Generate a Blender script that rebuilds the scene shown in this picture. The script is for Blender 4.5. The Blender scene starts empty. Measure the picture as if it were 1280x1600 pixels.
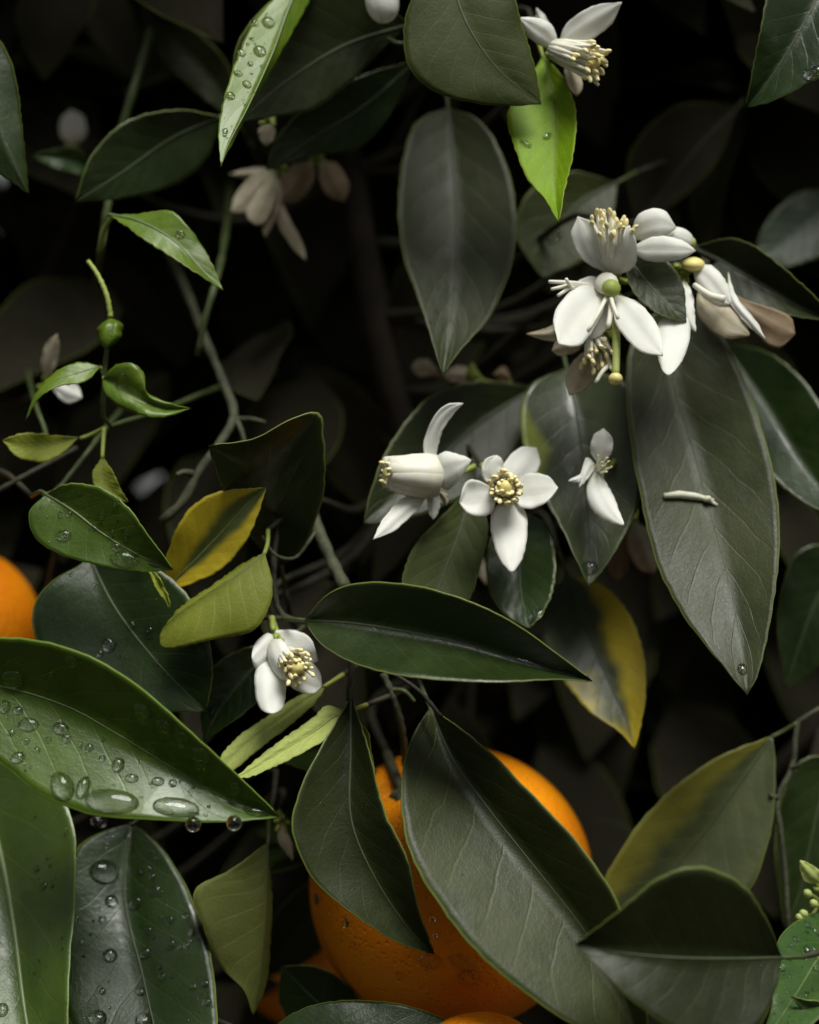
import bpy, math, random
import numpy as np
from mathutils import Vector, Matrix

# ------------------------------------------------------------------ camera, sky, sun, exposure
scene = bpy.context.scene
col = scene.collection
CAM_Y, CAM_Z, HALF = 0.60, 1.50, 0.155          # metres to the focus plane, lens height, half picture height there

cam_data = bpy.data.cameras.new('camera')
cam = bpy.data.objects.new('camera', cam_data)
col.objects.link(cam)
cam.location = (0, -CAM_Y, CAM_Z)
cam.rotation_euler = (math.radians(90), 0, 0)
cam_data.sensor_fit = 'VERTICAL'
cam_data.sensor_height = 36
cam_data.lens = 18 / (HALF / CAM_Y)
cam_data.clip_start = 0.01
cam_data.clip_end = 900
cam_data.dof.use_dof = True
cam_data.dof.focus_distance = CAM_Y - 0.018
cam_data.dof.aperture_fstop = 4.2
scene.camera = cam

SUN_EL, SUN_AZ = math.radians(64), math.radians(157)   # azimuth from +Y clockwise: behind the camera, a little right
world = bpy.data.worlds.new('World')
scene.world = world
world.use_nodes = True
wn, wl = world.node_tree.nodes, world.node_tree.links
wn.clear()
sky = wn.new('ShaderNodeTexSky')
sky.sky_type = 'NISHITA'
sky.sun_disc = False
sky.sun_elevation = SUN_EL
sky.sun_rotation = SUN_AZ
sky.dust_density = 1.5
sky.air_density = 1.0
hs = wn.new('ShaderNodeHueSaturation')              # overcast: the blue goes out of the sky
hs.inputs['Saturation'].default_value = 0.06
bg = wn.new('ShaderNodeBackground')
bg.inputs['Strength'].default_value = 0.065
out = wn.new('ShaderNodeOutputWorld')
wl.new(sky.outputs[0], hs.inputs['Color'])
tint = wn.new('ShaderNodeMix'); tint.data_type = 'RGBA'; tint.blend_type = 'MULTIPLY'
tint.inputs[0].default_value = 1.0
tint.inputs[7].default_value = (.985, 1.0, .95, 1)      # the camera's white balance
wl.new(hs.outputs[0], tint.inputs[6])
wl.new(tint.outputs[2], bg.inputs['Color'])
wl.new(bg.outputs[0], out.inputs['Surface'])

sun_data = bpy.data.lights.new('sun', 'SUN')
sun_data.energy = 3.1
sun_data.angle = math.radians(30)
sun_data.color = (1.0, 0.99, 0.93)
sun = bpy.data.objects.new('sun', sun_data)
col.objects.link(sun)
sd = Vector((math.sin(SUN_AZ) * math.cos(SUN_EL), math.cos(SUN_AZ) * math.cos(SUN_EL), math.sin(SUN_EL)))
sun.rotation_euler = sd.to_track_quat('Z', 'Y').to_euler()
sun.location = (0, -3, 6)

scene.view_settings.view_transform = 'Standard'
scene.view_settings.look = 'None'
scene.view_settings.gamma = 1.0
scene.view_settings.exposure = 0.38
scene.cycles.use_denoising = True
scene.cycles.max_bounces = 10
scene.cycles.transmission_bounces = 8
scene.cycles.transparent_max_bounces = 8

rng = random.Random(11)
MM = 0.001

# ------------------------------------------------------------------ helpers
def P(px, py, d=0.0):
    """photograph pixel (1280 x 1600) and distance behind the focus plane in mm -> world point"""
    y = d * MM
    s = (CAM_Y + y) / CAM_Y * HALF / 800.0
    return Vector(((px - 640) * s, y, CAM_Z - (py - 800) * s))

ORG = {}
def put(name, verts, faces, mat, parent=None, origin=None, uvs=None, smooth=True, kind=None, label=None, midx=None):
    o_w = Vector(origin) if origin is not None else Vector(verts[0])
    me = bpy.data.meshes.new(name)
    me.from_pydata([tuple(Vector(v) - o_w) for v in verts], [], faces)
    if uvs is not None:
        uvl = me.uv_layers.new(name='UVMap')
        vi = np.empty(len(me.loops), dtype=np.int32)
        me.loops.foreach_get('vertex_index', vi)
        uvl.data.foreach_set('uv', np.asarray(uvs, dtype=np.float32)[vi].ravel())
    for m in (mat if isinstance(mat, (list, tuple)) else [mat]):
        me.materials.append(m)
    if midx is not None:
        me.polygons.foreach_set('material_index', np.asarray(midx, dtype=np.int32))
    if smooth:
        me.polygons.foreach_set('use_smooth', np.ones(len(me.polygons), dtype=bool))
    me.update()
    o = bpy.data.objects.new(name, me)
    col.objects.link(o)
    place(o, o_w, parent)
    if kind: o['kind'] = kind
    if label: o['label'] = label
    return o

def place(o, o_w, parent):
    ORG[o.name] = Vector(o_w)
    if parent is not None:
        o.parent = parent
        o.location = Vector(o_w) - ORG[parent.name]
    else:
        o.location = o_w

def thing(name, loc, label, cat, group=None):
    o = bpy.data.objects.new(name, None)
    o.empty_display_size = 0.01
    col.objects.link(o)
    place(o, Vector(loc), None)
    o['label'] = label; o['category'] = cat
    if group: o['group'] = group
    return o

def spline(pts, n):
    """Catmull-Rom through pts (tuples), n samples even in arc length"""
    p = np.array(pts, dtype=float)
    if len(p) == 2:
        t = np.linspace(0, 1, n)[:, None]
        return p[0] * (1 - t) + p[1] * t
    q = np.vstack([2 * p[0] - p[1], p, 2 * p[-1] - p[-2]])
    segs = []
    for i in range(1, len(q) - 2):
        p0, p1, p2, p3 = q[i - 1], q[i], q[i + 1], q[i + 2]
        d01 = max(np.linalg.norm(p1 - p0), 1e-9) ** .5; d12 = max(np.linalg.norm(p2 - p1), 1e-9) ** .5; d23 = max(np.linalg.norm(p3 - p2), 1e-9) ** .5
        m1 = d12 * ((p1 - p0) / d01 - (p2 - p0) / (d01 + d12) + (p2 - p1) / d12)
        m2 = d12 * ((p2 - p1) / d12 - (p3 - p1) / (d12 + d23) + (p3 - p2) / d23)
        t = np.linspace(0, 1, 14)[:, None]
        if i > 1: t = t[1:]
        segs.append((2 * t**3 - 3 * t**2 + 1) * p1 + (t**3 - 2 * t**2 + t) * m1 + (-2 * t**3 + 3 * t**2) * p2 + (t**3 - t**2) * m2)
    c = np.vstack(segs)
    L = np.concatenate([[0], np.cumsum(np.linalg.norm(np.diff(c, axis=0), axis=1))])
    s = np.linspace(0, L[-1], n)
    return np.stack([np.interp(s, L, c[:, k]) for k in range(c.shape[1])], 1)

def tube_geo(pts, radii, segs=8):
    pts = [Vector(p) for p in pts]
    V, F = [], []
    up = Vector((0.13, 0.2, 1)).normalized()
    prev = None
    for i, p in enumerate(pts):
        t = (pts[min(i + 1, len(pts) - 1)] - pts[max(i - 1, 0)])
        t = t.normalized() if t.length > 1e-9 else Vector((0, 0, 1))
        n = (prev - t * prev.dot(t)) if prev is not None else t.cross(up)
        if n.length < 1e-6: n = t.cross(Vector((1, 0, 0)))
        n.normalize(); prev = n
        b = t.cross(n)
        for k in range(segs):
            a = 2 * math.pi * k / segs
            V.append(p + (n * math.cos(a) + b * math.sin(a)) * radii[i])
    for i in range(len(pts) - 1):
        for k in range(segs):
            F.append((i * segs + k, i * segs + (k + 1) % segs, (i + 1) * segs + (k + 1) % segs, (i + 1) * segs + k))
    F.append(tuple(range(segs))[::-1])
    F.append(tuple(range((len(pts) - 1) * segs, len(pts) * segs)))
    return V, F

def px_tube(pts, r0, r1, n=14, segs=8, knob=0.0):
    """pts: (px,py,d) ; radii in mm"""
    c = spline(pts, n)
    W = [P(*q) for q in c]
    R = [(r0 + (r1 - r0) * i / (n - 1)) * MM * (1 + knob * math.sin(i * 2.3) * rng.random()) for i in range(n)]
    return tube_geo(W, R, segs)

def ball_geo(c, r, axis=None, stretch=1.0, nu=10, nv=7):
    c = Vector(c)
    q = Vector((0, 0, 1)).rotation_difference(Vector(axis).normalized()) if axis is not None else None
    V, F = [], []
    for j in range(nv + 1):
        th = math.pi * j / nv
        for k in range(nu):
            a = 2 * math.pi * k / nu
            v = Vector((math.sin(th) * math.cos(a), math.sin(th) * math.sin(a), math.cos(th) * stretch)) * r
            V.append(c + (q @ v if q else v))
    for j in range(nv):
        for k in range(nu):
            F.append((j * nu + k, (j + 1) * nu + k, (j + 1) * nu + (k + 1) % nu, j * nu + (k + 1) % nu))
    return V, F

class Geo:
    def __init__(s): s.V, s.F, s.M = [], [], []
    def add(s, vf, m=0):
        o = len(s.V); s.V += list(vf[0])
        s.F += [tuple(i + o for i in f) for f in vf[1]]; s.M += [m] * len(vf[1])

# ------------------------------------------------------------------ materials
def nodes_of(name):
    m = bpy.data.materials.new(name); m.use_nodes = True
    n, l = m.node_tree.nodes, m.node_tree.links
    n.clear()
    return m, n, l

def math_node(n, l, op, a, b=None, c=None, clamp=False):
    x = n.new('ShaderNodeMath'); x.operation = op; x.use_clamp = clamp
    for i, v in enumerate((a, b, c)):
        if v is None: continue
        if isinstance(v, (int, float)): x.inputs[i].default_value = v
        else: l.new(v, x.inputs[i])
    return x.outputs[0]

def smooth(n, l, v, lo, hi):
    x = n.new('ShaderNodeMapRange'); x.interpolation_type = 'SMOOTHSTEP'
    l.new(v, x.inputs[0]); x.inputs[1].default_value = lo; x.inputs[2].default_value = hi
    return x.outputs[0]

def mix(n, l, f, a, b):
    x = n.new('ShaderNodeMix'); x.data_type = 'RGBA'
    if isinstance(f, (int, float)): x.inputs[0].default_value = f
    else: l.new(f, x.inputs[0])
    for i, v in ((6, a), (7, b)):
        if isinstance(v, (tuple, list)): x.inputs[i].default_value = (*v[:3], 1)
        else: l.new(v, x.inputs[i])
    return x.outputs[2]

def noise(n, l, vec, scale, detail=3, rough=.55):
    x = n.new('ShaderNodeTexNoise'); x.inputs['Scale'].default_value = scale
    x.inputs['Detail'].default_value = detail; x.inputs['Roughness'].default_value = rough
    l.new(vec, x.inputs['Vector'])
    return x.outputs['Fac']

def leaf_mat(name, c1, c2, rough=.42, spec=.5, trans=.12, margin=(.16, .2, .04), vein=.18, wet=0.0, yellow=None, veins_n=9, bump=1.0, film=0.0):
    m, n, l = nodes_of(name)
    o = n.new('ShaderNodeOutputMaterial')
    uv = n.new('ShaderNodeUVMap').outputs[0]
    oc = n.new('ShaderNodeTexCoord').outputs['Object']
    oi = n.new('ShaderNodeObjectInfo').outputs['Random']
    shift = n.new('ShaderNodeVectorMath'); shift.operation = 'MULTIPLY_ADD'
    cr = n.new('ShaderNodeCombineXYZ'); l.new(oi, cr.inputs[0]); l.new(oi, cr.inputs[1])
    l.new(cr.outputs[0], shift.inputs[0]); shift.inputs[1].default_value = (3.1, 5.7, 0); l.new(oc, shift.inputs[2])
    pos = shift.outputs[0]
    sx = n.new('ShaderNodeSeparateXYZ'); l.new(uv, sx.inputs[0])
    u = sx.outputs[0]
    v = math_node(n, l, 'ABSOLUTE', math_node(n, l, 'MULTIPLY_ADD', sx.outputs[1], 2.0, -1.0))   # 0 midrib .. 1 margin
    big = noise(n, l, pos, 55, 4)
    fine = noise(n, l, pos, 900, 3, .6)
    # lateral veins: thin lines that leave the midrib at an angle and curve towards the tip
    wob = math_node(n, l, 'MULTIPLY', noise(n, l, pos, 38, 2), .9)
    ph = math_node(n, l, 'ADD', math_node(n, l, 'MULTIPLY_ADD', u, veins_n, wob), math_node(n, l, 'MULTIPLY', math_node(n, l, 'POWER', v, .85), -2.1))
    tri = math_node(n, l, 'ABSOLUTE', math_node(n, l, 'SUBTRACT', math_node(n, l, 'FRACT', ph), .5))
    vline = smooth(n, l, tri, .06, .0)
    vline = math_node(n, l, 'MULTIPLY', vline, smooth(n, l, v, 1.0, .55))
    quilt = smooth(n, l, tri, .0, .5)
    vo = n.new('ShaderNodeTexVoronoi'); vo.feature = 'DISTANCE_TO_EDGE'; vo.inputs['Scale'].default_value = 620
    l.new(pos, vo.inputs['Vector'])
    net = smooth(n, l, vo.outputs['Distance'], .12, .0)
    cl = mix(n, l, smooth(n, l, big, .35, .68), c1, c2)
    if yellow:
        ycol, av, au, an, thr = yellow[:5]
        s = math_node(n, l, 'MULTIPLY_ADD', v, av, math_node(n, l, 'MULTIPLY', u, au))
        s = math_node(n, l, 'ADD', s, math_node(n, l, 'MULTIPLY', noise(n, l, pos, 40, 3), an))
        if len(yellow) > 5:
            s = math_node(n, l, 'MULTIPLY_ADD', math_node(n, l, 'MULTIPLY_ADD', sx.outputs[1], 2.0, -1.0), yellow[5], s)
        if len(yellow) > 6:
            s = math_node(n, l, 'SUBTRACT', s, math_node(n, l, 'MULTIPLY', math_node(n, l, 'ABSOLUTE', math_node(n, l, 'SUBTRACT', u, yellow[6])), 4.5))
        cl = mix(n, l, smooth(n, l, s, thr, thr + .38), cl, mix(n, l, fine, ycol, tuple(c * .78 for c in ycol)))
    lighter = tuple(min(1, c * 1.9 + .012) for c in c2)
    cl = mix(n, l, math_node(n, l, 'MULTIPLY', vline, vein), cl, lighter)
    cl = mix(n, l, math_node(n, l, 'MULTIPLY', net, .10), cl, lighter)
    cl = mix(n, l, math_node(n, l, 'MULTIPLY', smooth(n, l, v, .965, .995), .75), cl, margin)
    speck = smooth(n, l, noise(n, l, pos, 1500, 1), .76, .80)
    cl = mix(n, l, math_node(n, l, 'MULTIPLY', speck, .35), cl, (.22, .21, .15))
    hsv = n.new('ShaderNodeHueSaturation'); l.new(cl, hsv.inputs['Color'])
    l.new(math_node(n, l, 'MULTIPLY_ADD', oi, .35, .82), hsv.inputs['Value'])
    cl = hsv.outputs[0]
    h = math_node(n, l, 'MULTIPLY_ADD', quilt, .10, math_node(n, l, 'MULTIPLY', vline, -.16))
    h = math_node(n, l, 'ADD', h, math_node(n, l, 'MULTIPLY', fine, .06))
    h = math_node(n, l, 'ADD', h, math_node(n, l, 'MULTIPLY', net, .07))
    h = math_node(n, l, 'ADD', h, math_node(n, l, 'MULTIPLY', noise(n, l, pos, 110, 3), 1.1))
    bp = n.new('ShaderNodeBump'); bp.inputs['Strength'].default_value = .55 * bump; bp.inputs['Distance'].default_value = .00045
    l.new(h, bp.inputs['Height'])
    pb = n.new('ShaderNodeBsdfPrincipled')
    l.new(cl, pb.inputs['Base Color'])
    rr = math_node(n, l, 'MULTIPLY_ADD', fine, .14, rough - .07)
    rr = math_node(n, l, 'ADD', rr, math_node(n, l, 'MULTIPLY_ADD', big, .2, -.1))
    if film > 0:                                            # patches of rain film: smooth, mirror-like water
        wetm = smooth(n, l, noise(n, l, pos, 70, 2), .56, .60)
        rr = math_node(n, l, 'MULTIPLY', rr, math_node(n, l, 'MULTIPLY_ADD', wetm, -.45 * film, 1.0))
        l.new(math_node(n, l, 'MULTIPLY', wetm, film), pb.inputs['Coat Weight'])
        pb.inputs['Coat Roughness'].default_value = .26
    elif wet > 0:
        pb.inputs['Coat Weight'].default_value = wet
        pb.inputs['Coat Roughness'].default_value = .25
    l.new(rr, pb.inputs['Roughness'])
    pb.inputs['Specular IOR Level'].default_value = spec
    l.new(bp.outputs[0], pb.inputs['Normal'])
    tr = n.new('ShaderNodeBsdfTranslucent')
    tint = mix(n, l, .6, cl, (.30, .42, .04))
    l.new(tint, tr.inputs['Color'])
    ms = n.new('ShaderNodeMixShader'); ms.inputs[0].default_value = trans
    l.new(pb.outputs[0], ms.inputs[1]); l.new(tr.outputs[0], ms.inputs[2])
    l.new(ms.outputs[0], o.inputs['Surface'])
    return m

YEL = (.62, .47, .02)
LM = {
    'dark': leaf_mat('leaf_dark_green', (.012, .017, .003), (.019, .026, .005), rough=.44, spec=.28, trans=.04),
    'matte': leaf_mat('leaf_grey_green', (.022, .030, .005), (.034, .043, .008), rough=.46, spec=.33, trans=.04, vein=.26, bump=1.1),
    'deep': leaf_mat('leaf_deep_green', (.012, .024, .003), (.019, .034, .005), rough=.36, trans=.03, margin=(.20, .24, .05)),
    'mid': leaf_mat('leaf_mid_green', (.030, .070, .014), (.045, .095, .020), rough=.34, trans=.12, film=.7),
    'wet': leaf_mat('leaf_wet_green', (.040, .078, .004), (.060, .108, .007), rough=.38, trans=.18, wet=.0, margin=(.20, .30, .05), film=.2),
    'wetdark': leaf_mat('leaf_wet_dark', (.010, .024, .003), (.016, .034, .005), rough=.36, spec=.36, trans=.06, film=.4),
    'fresh': leaf_mat('leaf_fresh_green', (.085, .150, .007), (.125, .20, .012), rough=.40, spec=.32, trans=.26, wet=.3, vein=.2),
    'lime': leaf_mat('leaf_lime', (.19, .33, .008), (.24, .40, .010), rough=.5, spec=.3, trans=.38, vein=.2, margin=(.42, .5, .08)),
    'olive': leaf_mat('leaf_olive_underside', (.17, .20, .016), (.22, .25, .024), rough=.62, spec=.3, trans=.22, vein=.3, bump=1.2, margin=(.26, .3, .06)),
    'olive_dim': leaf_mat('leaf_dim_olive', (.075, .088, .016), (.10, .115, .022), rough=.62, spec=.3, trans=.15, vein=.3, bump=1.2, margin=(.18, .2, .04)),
    'pale': leaf_mat('leaf_pale_underside', (.36, .42, .11), (.44, .50, .15), rough=.65, spec=.3, trans=.2, vein=.3, bump=1.2, margin=(.3, .36, .1)),
    'dull': leaf_mat('leaf_dull_olive', (.034, .046, .009), (.048, .062, .013), rough=.55, spec=.2, trans=.1, vein=.3),
    'yellow': leaf_mat('leaf_yellowing', (.060, .085, .018), (.085, .11, .022), rough=.46, trans=.18, yellow=(YEL, 1.0, -.75, .9, .22)),
    'yellow_edge': leaf_mat('leaf_yellow_edged', (.034, .050, .022), (.050, .070, .026), rough=.45, trans=.14, yellow=(YEL, .55, .75, 1.0, .98, .35)),
    'yellow_hint': leaf_mat('leaf_yellow_tinged', (.050, .066, .026), (.075, .090, .030), rough=.45, trans=.14, film=.5, yellow=((.24, .22, .03), .5, .0, .8, .62, -.4)),
    'yellow_patch': leaf_mat('leaf_yellow_patched', (.030, .044, .014), (.044, .060, .018), rough=.42, trans=.1, film=.5, yellow=((.22, .26, .02), .9, .0, .5, .72, -.5, .40)),
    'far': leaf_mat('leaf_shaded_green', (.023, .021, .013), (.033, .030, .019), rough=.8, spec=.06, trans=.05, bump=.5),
}

def simple_mat(name, c, rough=.5, spec=.5, trans=0.0, tcol=None, c2=None, scale=300, bump=0.0, sss=0.0, coat=0.0, stretch=None):
    m, n, l = nodes_of(name)
    o = n.new('ShaderNodeOutputMaterial'); pb = n.new('ShaderNodeBsdfPrincipled')
    oc = n.new('ShaderNodeTexCoord').outputs['Object']
    f = noise(n, l, oc, scale, 4)
    cl = mix(n, l, smooth(n, l, f, .3, .7), c, c2 or tuple(x * .8 for x in c))
    l.new(cl, pb.inputs['Base Color'])
    pb.inputs['Roughness'].default_value = rough
    pb.inputs['Specular IOR Level'].default_value = spec
    pb.inputs['Coat Weight'].default_value = coat
    if sss:
        pb.inputs['Subsurface Weight'].default_value = sss
        pb.inputs['Subsurface Radius'].default_value = (1.0, .8, .5)
        pb.inputs['Subsurface Scale'].default_value = .0012
    if bump:
        bp = n.new('ShaderNodeBump'); bp.inputs['Strength'].default_value = bump; bp.inputs['Distance'].default_value = .0006
        l.new(noise(n, l, oc, scale * 2.2, 4), bp.inputs['Height']); l.new(bp.outputs[0], pb.inputs['Normal'])
    if trans:
        tr = n.new('ShaderNodeBsdfTranslucent'); tr.inputs['Color'].default_value = (*(tcol or c), 1)
        ms = n.new('ShaderNodeMixShader'); ms.inputs[0].default_value = trans
        l.new(pb.outputs[0], ms.inputs[1]); l.new(tr.outputs[0], ms.inputs[2]); l.new(ms.outputs[0], o.inputs['Surface'])
    else:
        l.new(pb.outputs[0], o.inputs['Surface'])
    return m

def petal_mat(name, c1, c2, tipc):
    m, n, l = nodes_of(name)
    o = n.new('ShaderNodeOutputMaterial'); pb = n.new('ShaderNodeBsdfPrincipled')
    uv = n.new('ShaderNodeUVMap').outputs[0]
    sx = n.new('ShaderNodeSeparateXYZ'); l.new(uv, sx.inputs[0])
    oc = n.new('ShaderNodeTexCoord').outputs['Object']
    mp = n.new('ShaderNodeMapping'); mp.inputs['Scale'].default_value = (1.3, 34, 1); l.new(uv, mp.inputs[0])
    streak = noise(n, l, mp.outputs[0], 1.0, 3)
    blot = noise(n, l, oc, 240, 4)
    cl = mix(n, l, smooth(n, l, blot, .3, .75), c1, c2)
    cl = mix(n, l, math_node(n, l, 'MULTIPLY', smooth(n, l, streak, .45, .7), .35), cl, c2)
    cl = mix(n, l, math_node(n, l, 'MULTIPLY', smooth(n, l, sx.outputs[0], .28, .0), .5), cl, (.62, .66, .36))
    cl = mix(n, l, math_node(n, l, 'MULTIPLY', smooth(n, l, sx.outputs[0], .9, 1.0), .6), cl, tipc)
    l.new(cl, pb.inputs['Base Color'])
    pb.inputs['Roughness'].default_value = .48; pb.inputs['Specular IOR Level'].default_value = .35
    bp = n.new('ShaderNodeBump'); bp.inputs['Strength'].default_value = .4; bp.inputs['Distance'].default_value = .0004
    l.new(math_node(n, l, 'MULTIPLY_ADD', streak, .6, math_node(n, l, 'MULTIPLY', noise(n, l, oc, 1100, 3), .3)), bp.inputs['Height'])
    l.new(bp.outputs[0], pb.inputs['Normal'])
    tr = n.new('ShaderNodeBsdfTranslucent'); l.new(cl, tr.inputs['Color'])
    ms = n.new('ShaderNodeMixShader'); ms.inputs[0].default_value = .32
    l.new(pb.outputs[0], ms.inputs[1]); l.new(tr.outputs[0], ms.inputs[2]); l.new(ms.outputs[0], o.inputs['Surface'])
    return m

PETAL = petal_mat('petal_white', (.90, .90, .87), (.86, .86, .79), (.84, .82, .70))
PETAL_OLD = petal_mat('petal_cream', (.66, .60, .46), (.50, .42, .28), (.42, .30, .16))
PETAL_TAN = petal_mat('petal_withered', (.34, .25, .15), (.24, .16, .09), (.22, .14, .07))
FILAMENT = simple_mat('stamen_white', (.90, .89, .80), .5, .3, .2, c2=(.86, .83, .68), scale=500)
ANTHER = simple_mat('anther_yellow', (.90, .83, .52), .6, .2, c2=(.84, .72, .34), scale=900, bump=.3)
STIGMA = simple_mat('stigma_yellow', (.84, .74, .28), .4, .4, .1, c2=(.78, .70, .26), scale=700)
STYLE = simple_mat('style_green', (.50, .56, .18), .45, .4, .15, c2=(.42, .5, .15), scale=500)
CALYX = simple_mat('calyx_green', (.30, .38, .07), .5, .4, .15, c2=(.36, .42, .10), scale=600, bump=.3)
MIDRIB = simple_mat('midrib_pale', (.075, .095, .045), .5, .4, .1, c2=(.055, .072, .034), scale=300)
MIDRIB_Y = simple_mat('midrib_olive', (.17, .19, .06), .55, .4, .1, c2=(.13, .15, .05), scale=300)
MIDRIB_W = simple_mat('midrib_wet', (.13, .18, .06), .4, .5, .1, c2=(.10, .14, .05), scale=300)
PETIOLE = simple_mat('petiole_green', (.075, .10, .03), .5, .4, .05, c2=(.05, .07, .025), scale=250, bump=.3)
TWIG = simple_mat('twig_grey_green', (.085, .09, .052), .7, .2, c2=(.045, .048, .030), scale=260, bump=.6)
TWIG_D = simple_mat('twig_dark', (.030, .028, .018), .7, .3, c2=(.045, .042, .026), scale=220, bump=.6)
BARK = simple_mat('bark', (.045, .036, .028), .85, .2, c2=(.025, .02, .016), scale=60, bump=1.0)

def water_mat():
    m, n, l = nodes_of('water_clear')
    o = n.new('ShaderNodeOutputMaterial'); pb = n.new('ShaderNodeBsdfPrincipled')
    oc = n.new('ShaderNodeTexCoord').outputs['Object']
    l.new(mix(n, l, noise(n, l, oc, 3, 1), (1, 1, 1), (.97, .99, .97)), pb.inputs['Base Color'])
    pb.inputs['Roughness'].default_value = 0.02; pb.inputs['IOR'].default_value = 1.333
    pb.inputs['Transmission Weight'].default_value = 1.0
    l.new(pb.outputs[0], o.inputs['Surface'])
    return m
WATER = water_mat()

def peel_mat():
    m, n, l = nodes_of('orange_peel')
    o = n.new('ShaderNodeOutputMaterial'); pb = n.new('ShaderNodeBsdfPrincipled')
    oc = n.new('ShaderNodeTexCoord').outputs['Object']
    vo = n.new('ShaderNodeTexVoronoi'); vo.inputs['Scale'].default_value = 520; l.new(oc, vo.inputs['Vector'])
    pore = smooth(n, l, vo.outputs['Distance'], .42, .05)
    cl = mix(n, l, smooth(n, l, noise(n, l, oc, 45, 4), .3, .7), (.92, .31, .003), (.86, .24, .002))
    cl = mix(n, l, math_node(n, l, 'MULTIPLY', pore, .25), cl, (.55, .13, .004))
    l.new(cl, pb.inputs['Base Color'])
    pb.inputs['Roughness'].default_value = .5
    pb.inputs['Specular IOR Level'].default_value = .3
    pb.inputs['Subsurface Weight'].default_value = .15
    pb.inputs['Subsurface Radius'].default_value = (1, .4, .05); pb.inputs['Subsurface Scale'].default_value = .002
    bp = n.new('ShaderNodeBump'); bp.inputs['Strength'].default_value = .5; bp.inputs['Distance'].default_value = .0006; bp.invert = True
    l.new(pore, bp.inputs['Height']); l.new(bp.outputs[0], pb.inputs['Normal'])
    l.new(pb.outputs[0], o.inputs['Surface'])
    return m
PEEL = peel_mat()

def soil_mat():
    m, n, l = nodes_of('soil')
    o = n.new('ShaderNodeOutputMaterial'); pb = n.new('ShaderNodeBsdfPrincipled')
    oc = n.new('ShaderNodeTexCoord').outputs['Object']
    l.new(mix(n, l, noise(n, l, oc, 6, 8), (.030, .022, .015), (.055, .042, .028)), pb.inputs['Base Color'])
    pb.inputs['Roughness'].default_value = .95
    bp = n.new('ShaderNodeBump'); bp.inputs['Distance'].default_value = .03; l.new(noise(n, l, oc, 30, 6), bp.inputs['Height'])
    l.new(bp.outputs[0], pb.inputs['Normal']); l.new(pb.outputs[0], o.inputs['Surface'])
    return m

# ------------------------------------------------------------------ ground
g = put('ground', [(-300, -300, 0), (300, -300, 0), (300, 300, 0), (-300, 300, 0)], [(0, 1, 2, 3)], soil_mat(), smooth=False, origin=(0, 0, 0))
g['kind'] = 'structure'

# ------------------------------------------------------------------ the tree: trunk, branches
TREE_XY = Vector((0.12, 0.75, 0))
tree = thing('orange_tree', TREE_XY, 'orange tree with dense dark glossy leaves, wet from rain, and thin grey-green twigs', 'tree')

def jitter_line(a, b, n, amp):
    a, b = Vector(a), Vector(b)
    r = []
    for i in range(n):
        t = i / (n - 1)
        w = amp * math.sin(math.pi * t)
        r.append(a.lerp(b, t) + Vector((rng.uniform(-w, w), rng.uniform(-w, w), rng.uniform(-w, w))))
    return r

trunk_pts = jitter_line((0.12, 0.75, -0.05), (0.09, 0.72, 1.0), 8, .02)
put('trunk', *tube_geo(trunk_pts, [.075 - .004 * i for i in range(8)], 14), BARK, tree)
SKEL = []           # world points on the wood that twigs can join
BR = [  # main boughs (world), start radius
    ([(0.09, 0.72, .95), (-.02, .50, 1.18), (-.10, .32, 1.36), (-.17, .16, 1.48), (-.20, .10, 1.60)], .020),
    ([(0.09, 0.72, .95), (.10, .48, 1.20), (.06, .26, 1.36), (.02, .13, 1.46), (-.01, .10, 1.56), (-.03, .12, 1.70)], .022),
    ([(0.09, 0.72, .95), (.22, .50, 1.22), (.22, .30, 1.42), (.18, .16, 1.55), (.14, .12, 1.68)], .020),
    ([(0.09, 0.72, .95), (.02, .42, 1.10), (-.02, .22, 1.22), (-.10, .13, 1.34), (-.16, .10, 1.40)], .018),
    ([(0.09, 0.72, .95), (.14, .42, 1.12), (.12, .22, 1.26), (.12, .14, 1.38), (.16, .10, 1.44)], .018),
    ([(0.09, 0.72, 1.0), (.10, .72, 1.40), (.05, .60, 1.85), (.02, .5, 2.2)], .035),
]
for pts, r in BR:
    c = spline(pts, 40)
    W = [Vector(p) for p in c]
    n = len(W)
    put('branch', *tube_geo(W, [r * (1 - .86 * i / (n - 1)) * (1 + .06 * math.sin(i * 1.7)) for i in range(n)], 10), BARK, tree)
    SKEL += W[14:]

def join_twig(w, away, r=.9, mat=None, parent=None, name='twig'):
    """a twig from world point w back to the nearest wood behind it"""
    w = Vector(w)
    best = min((s for s in SKEL if s.y > w.y + .025), key=lambda s: (s - w).length, default=SKEL[-1])
    m1 = w + away * .014 + Vector((0, .018, 0))
    m2 = m1.lerp(best, .55) + Vector((rng.uniform(-.006, .006), .012, -.010))
    c = spline([tuple(w), tuple(m1), tuple(m2), tuple(best)], 16)
    V, F = tube_geo([Vector(q) for q in c], [(r + (1.2) * i / 15) * MM for i in range(16)], 7)
    return put(name, V, F, mat or TWIG_D, parent or tree)

# ------------------------------------------------------------------ blades (leaves and petals)
class Blade: pass

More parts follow.
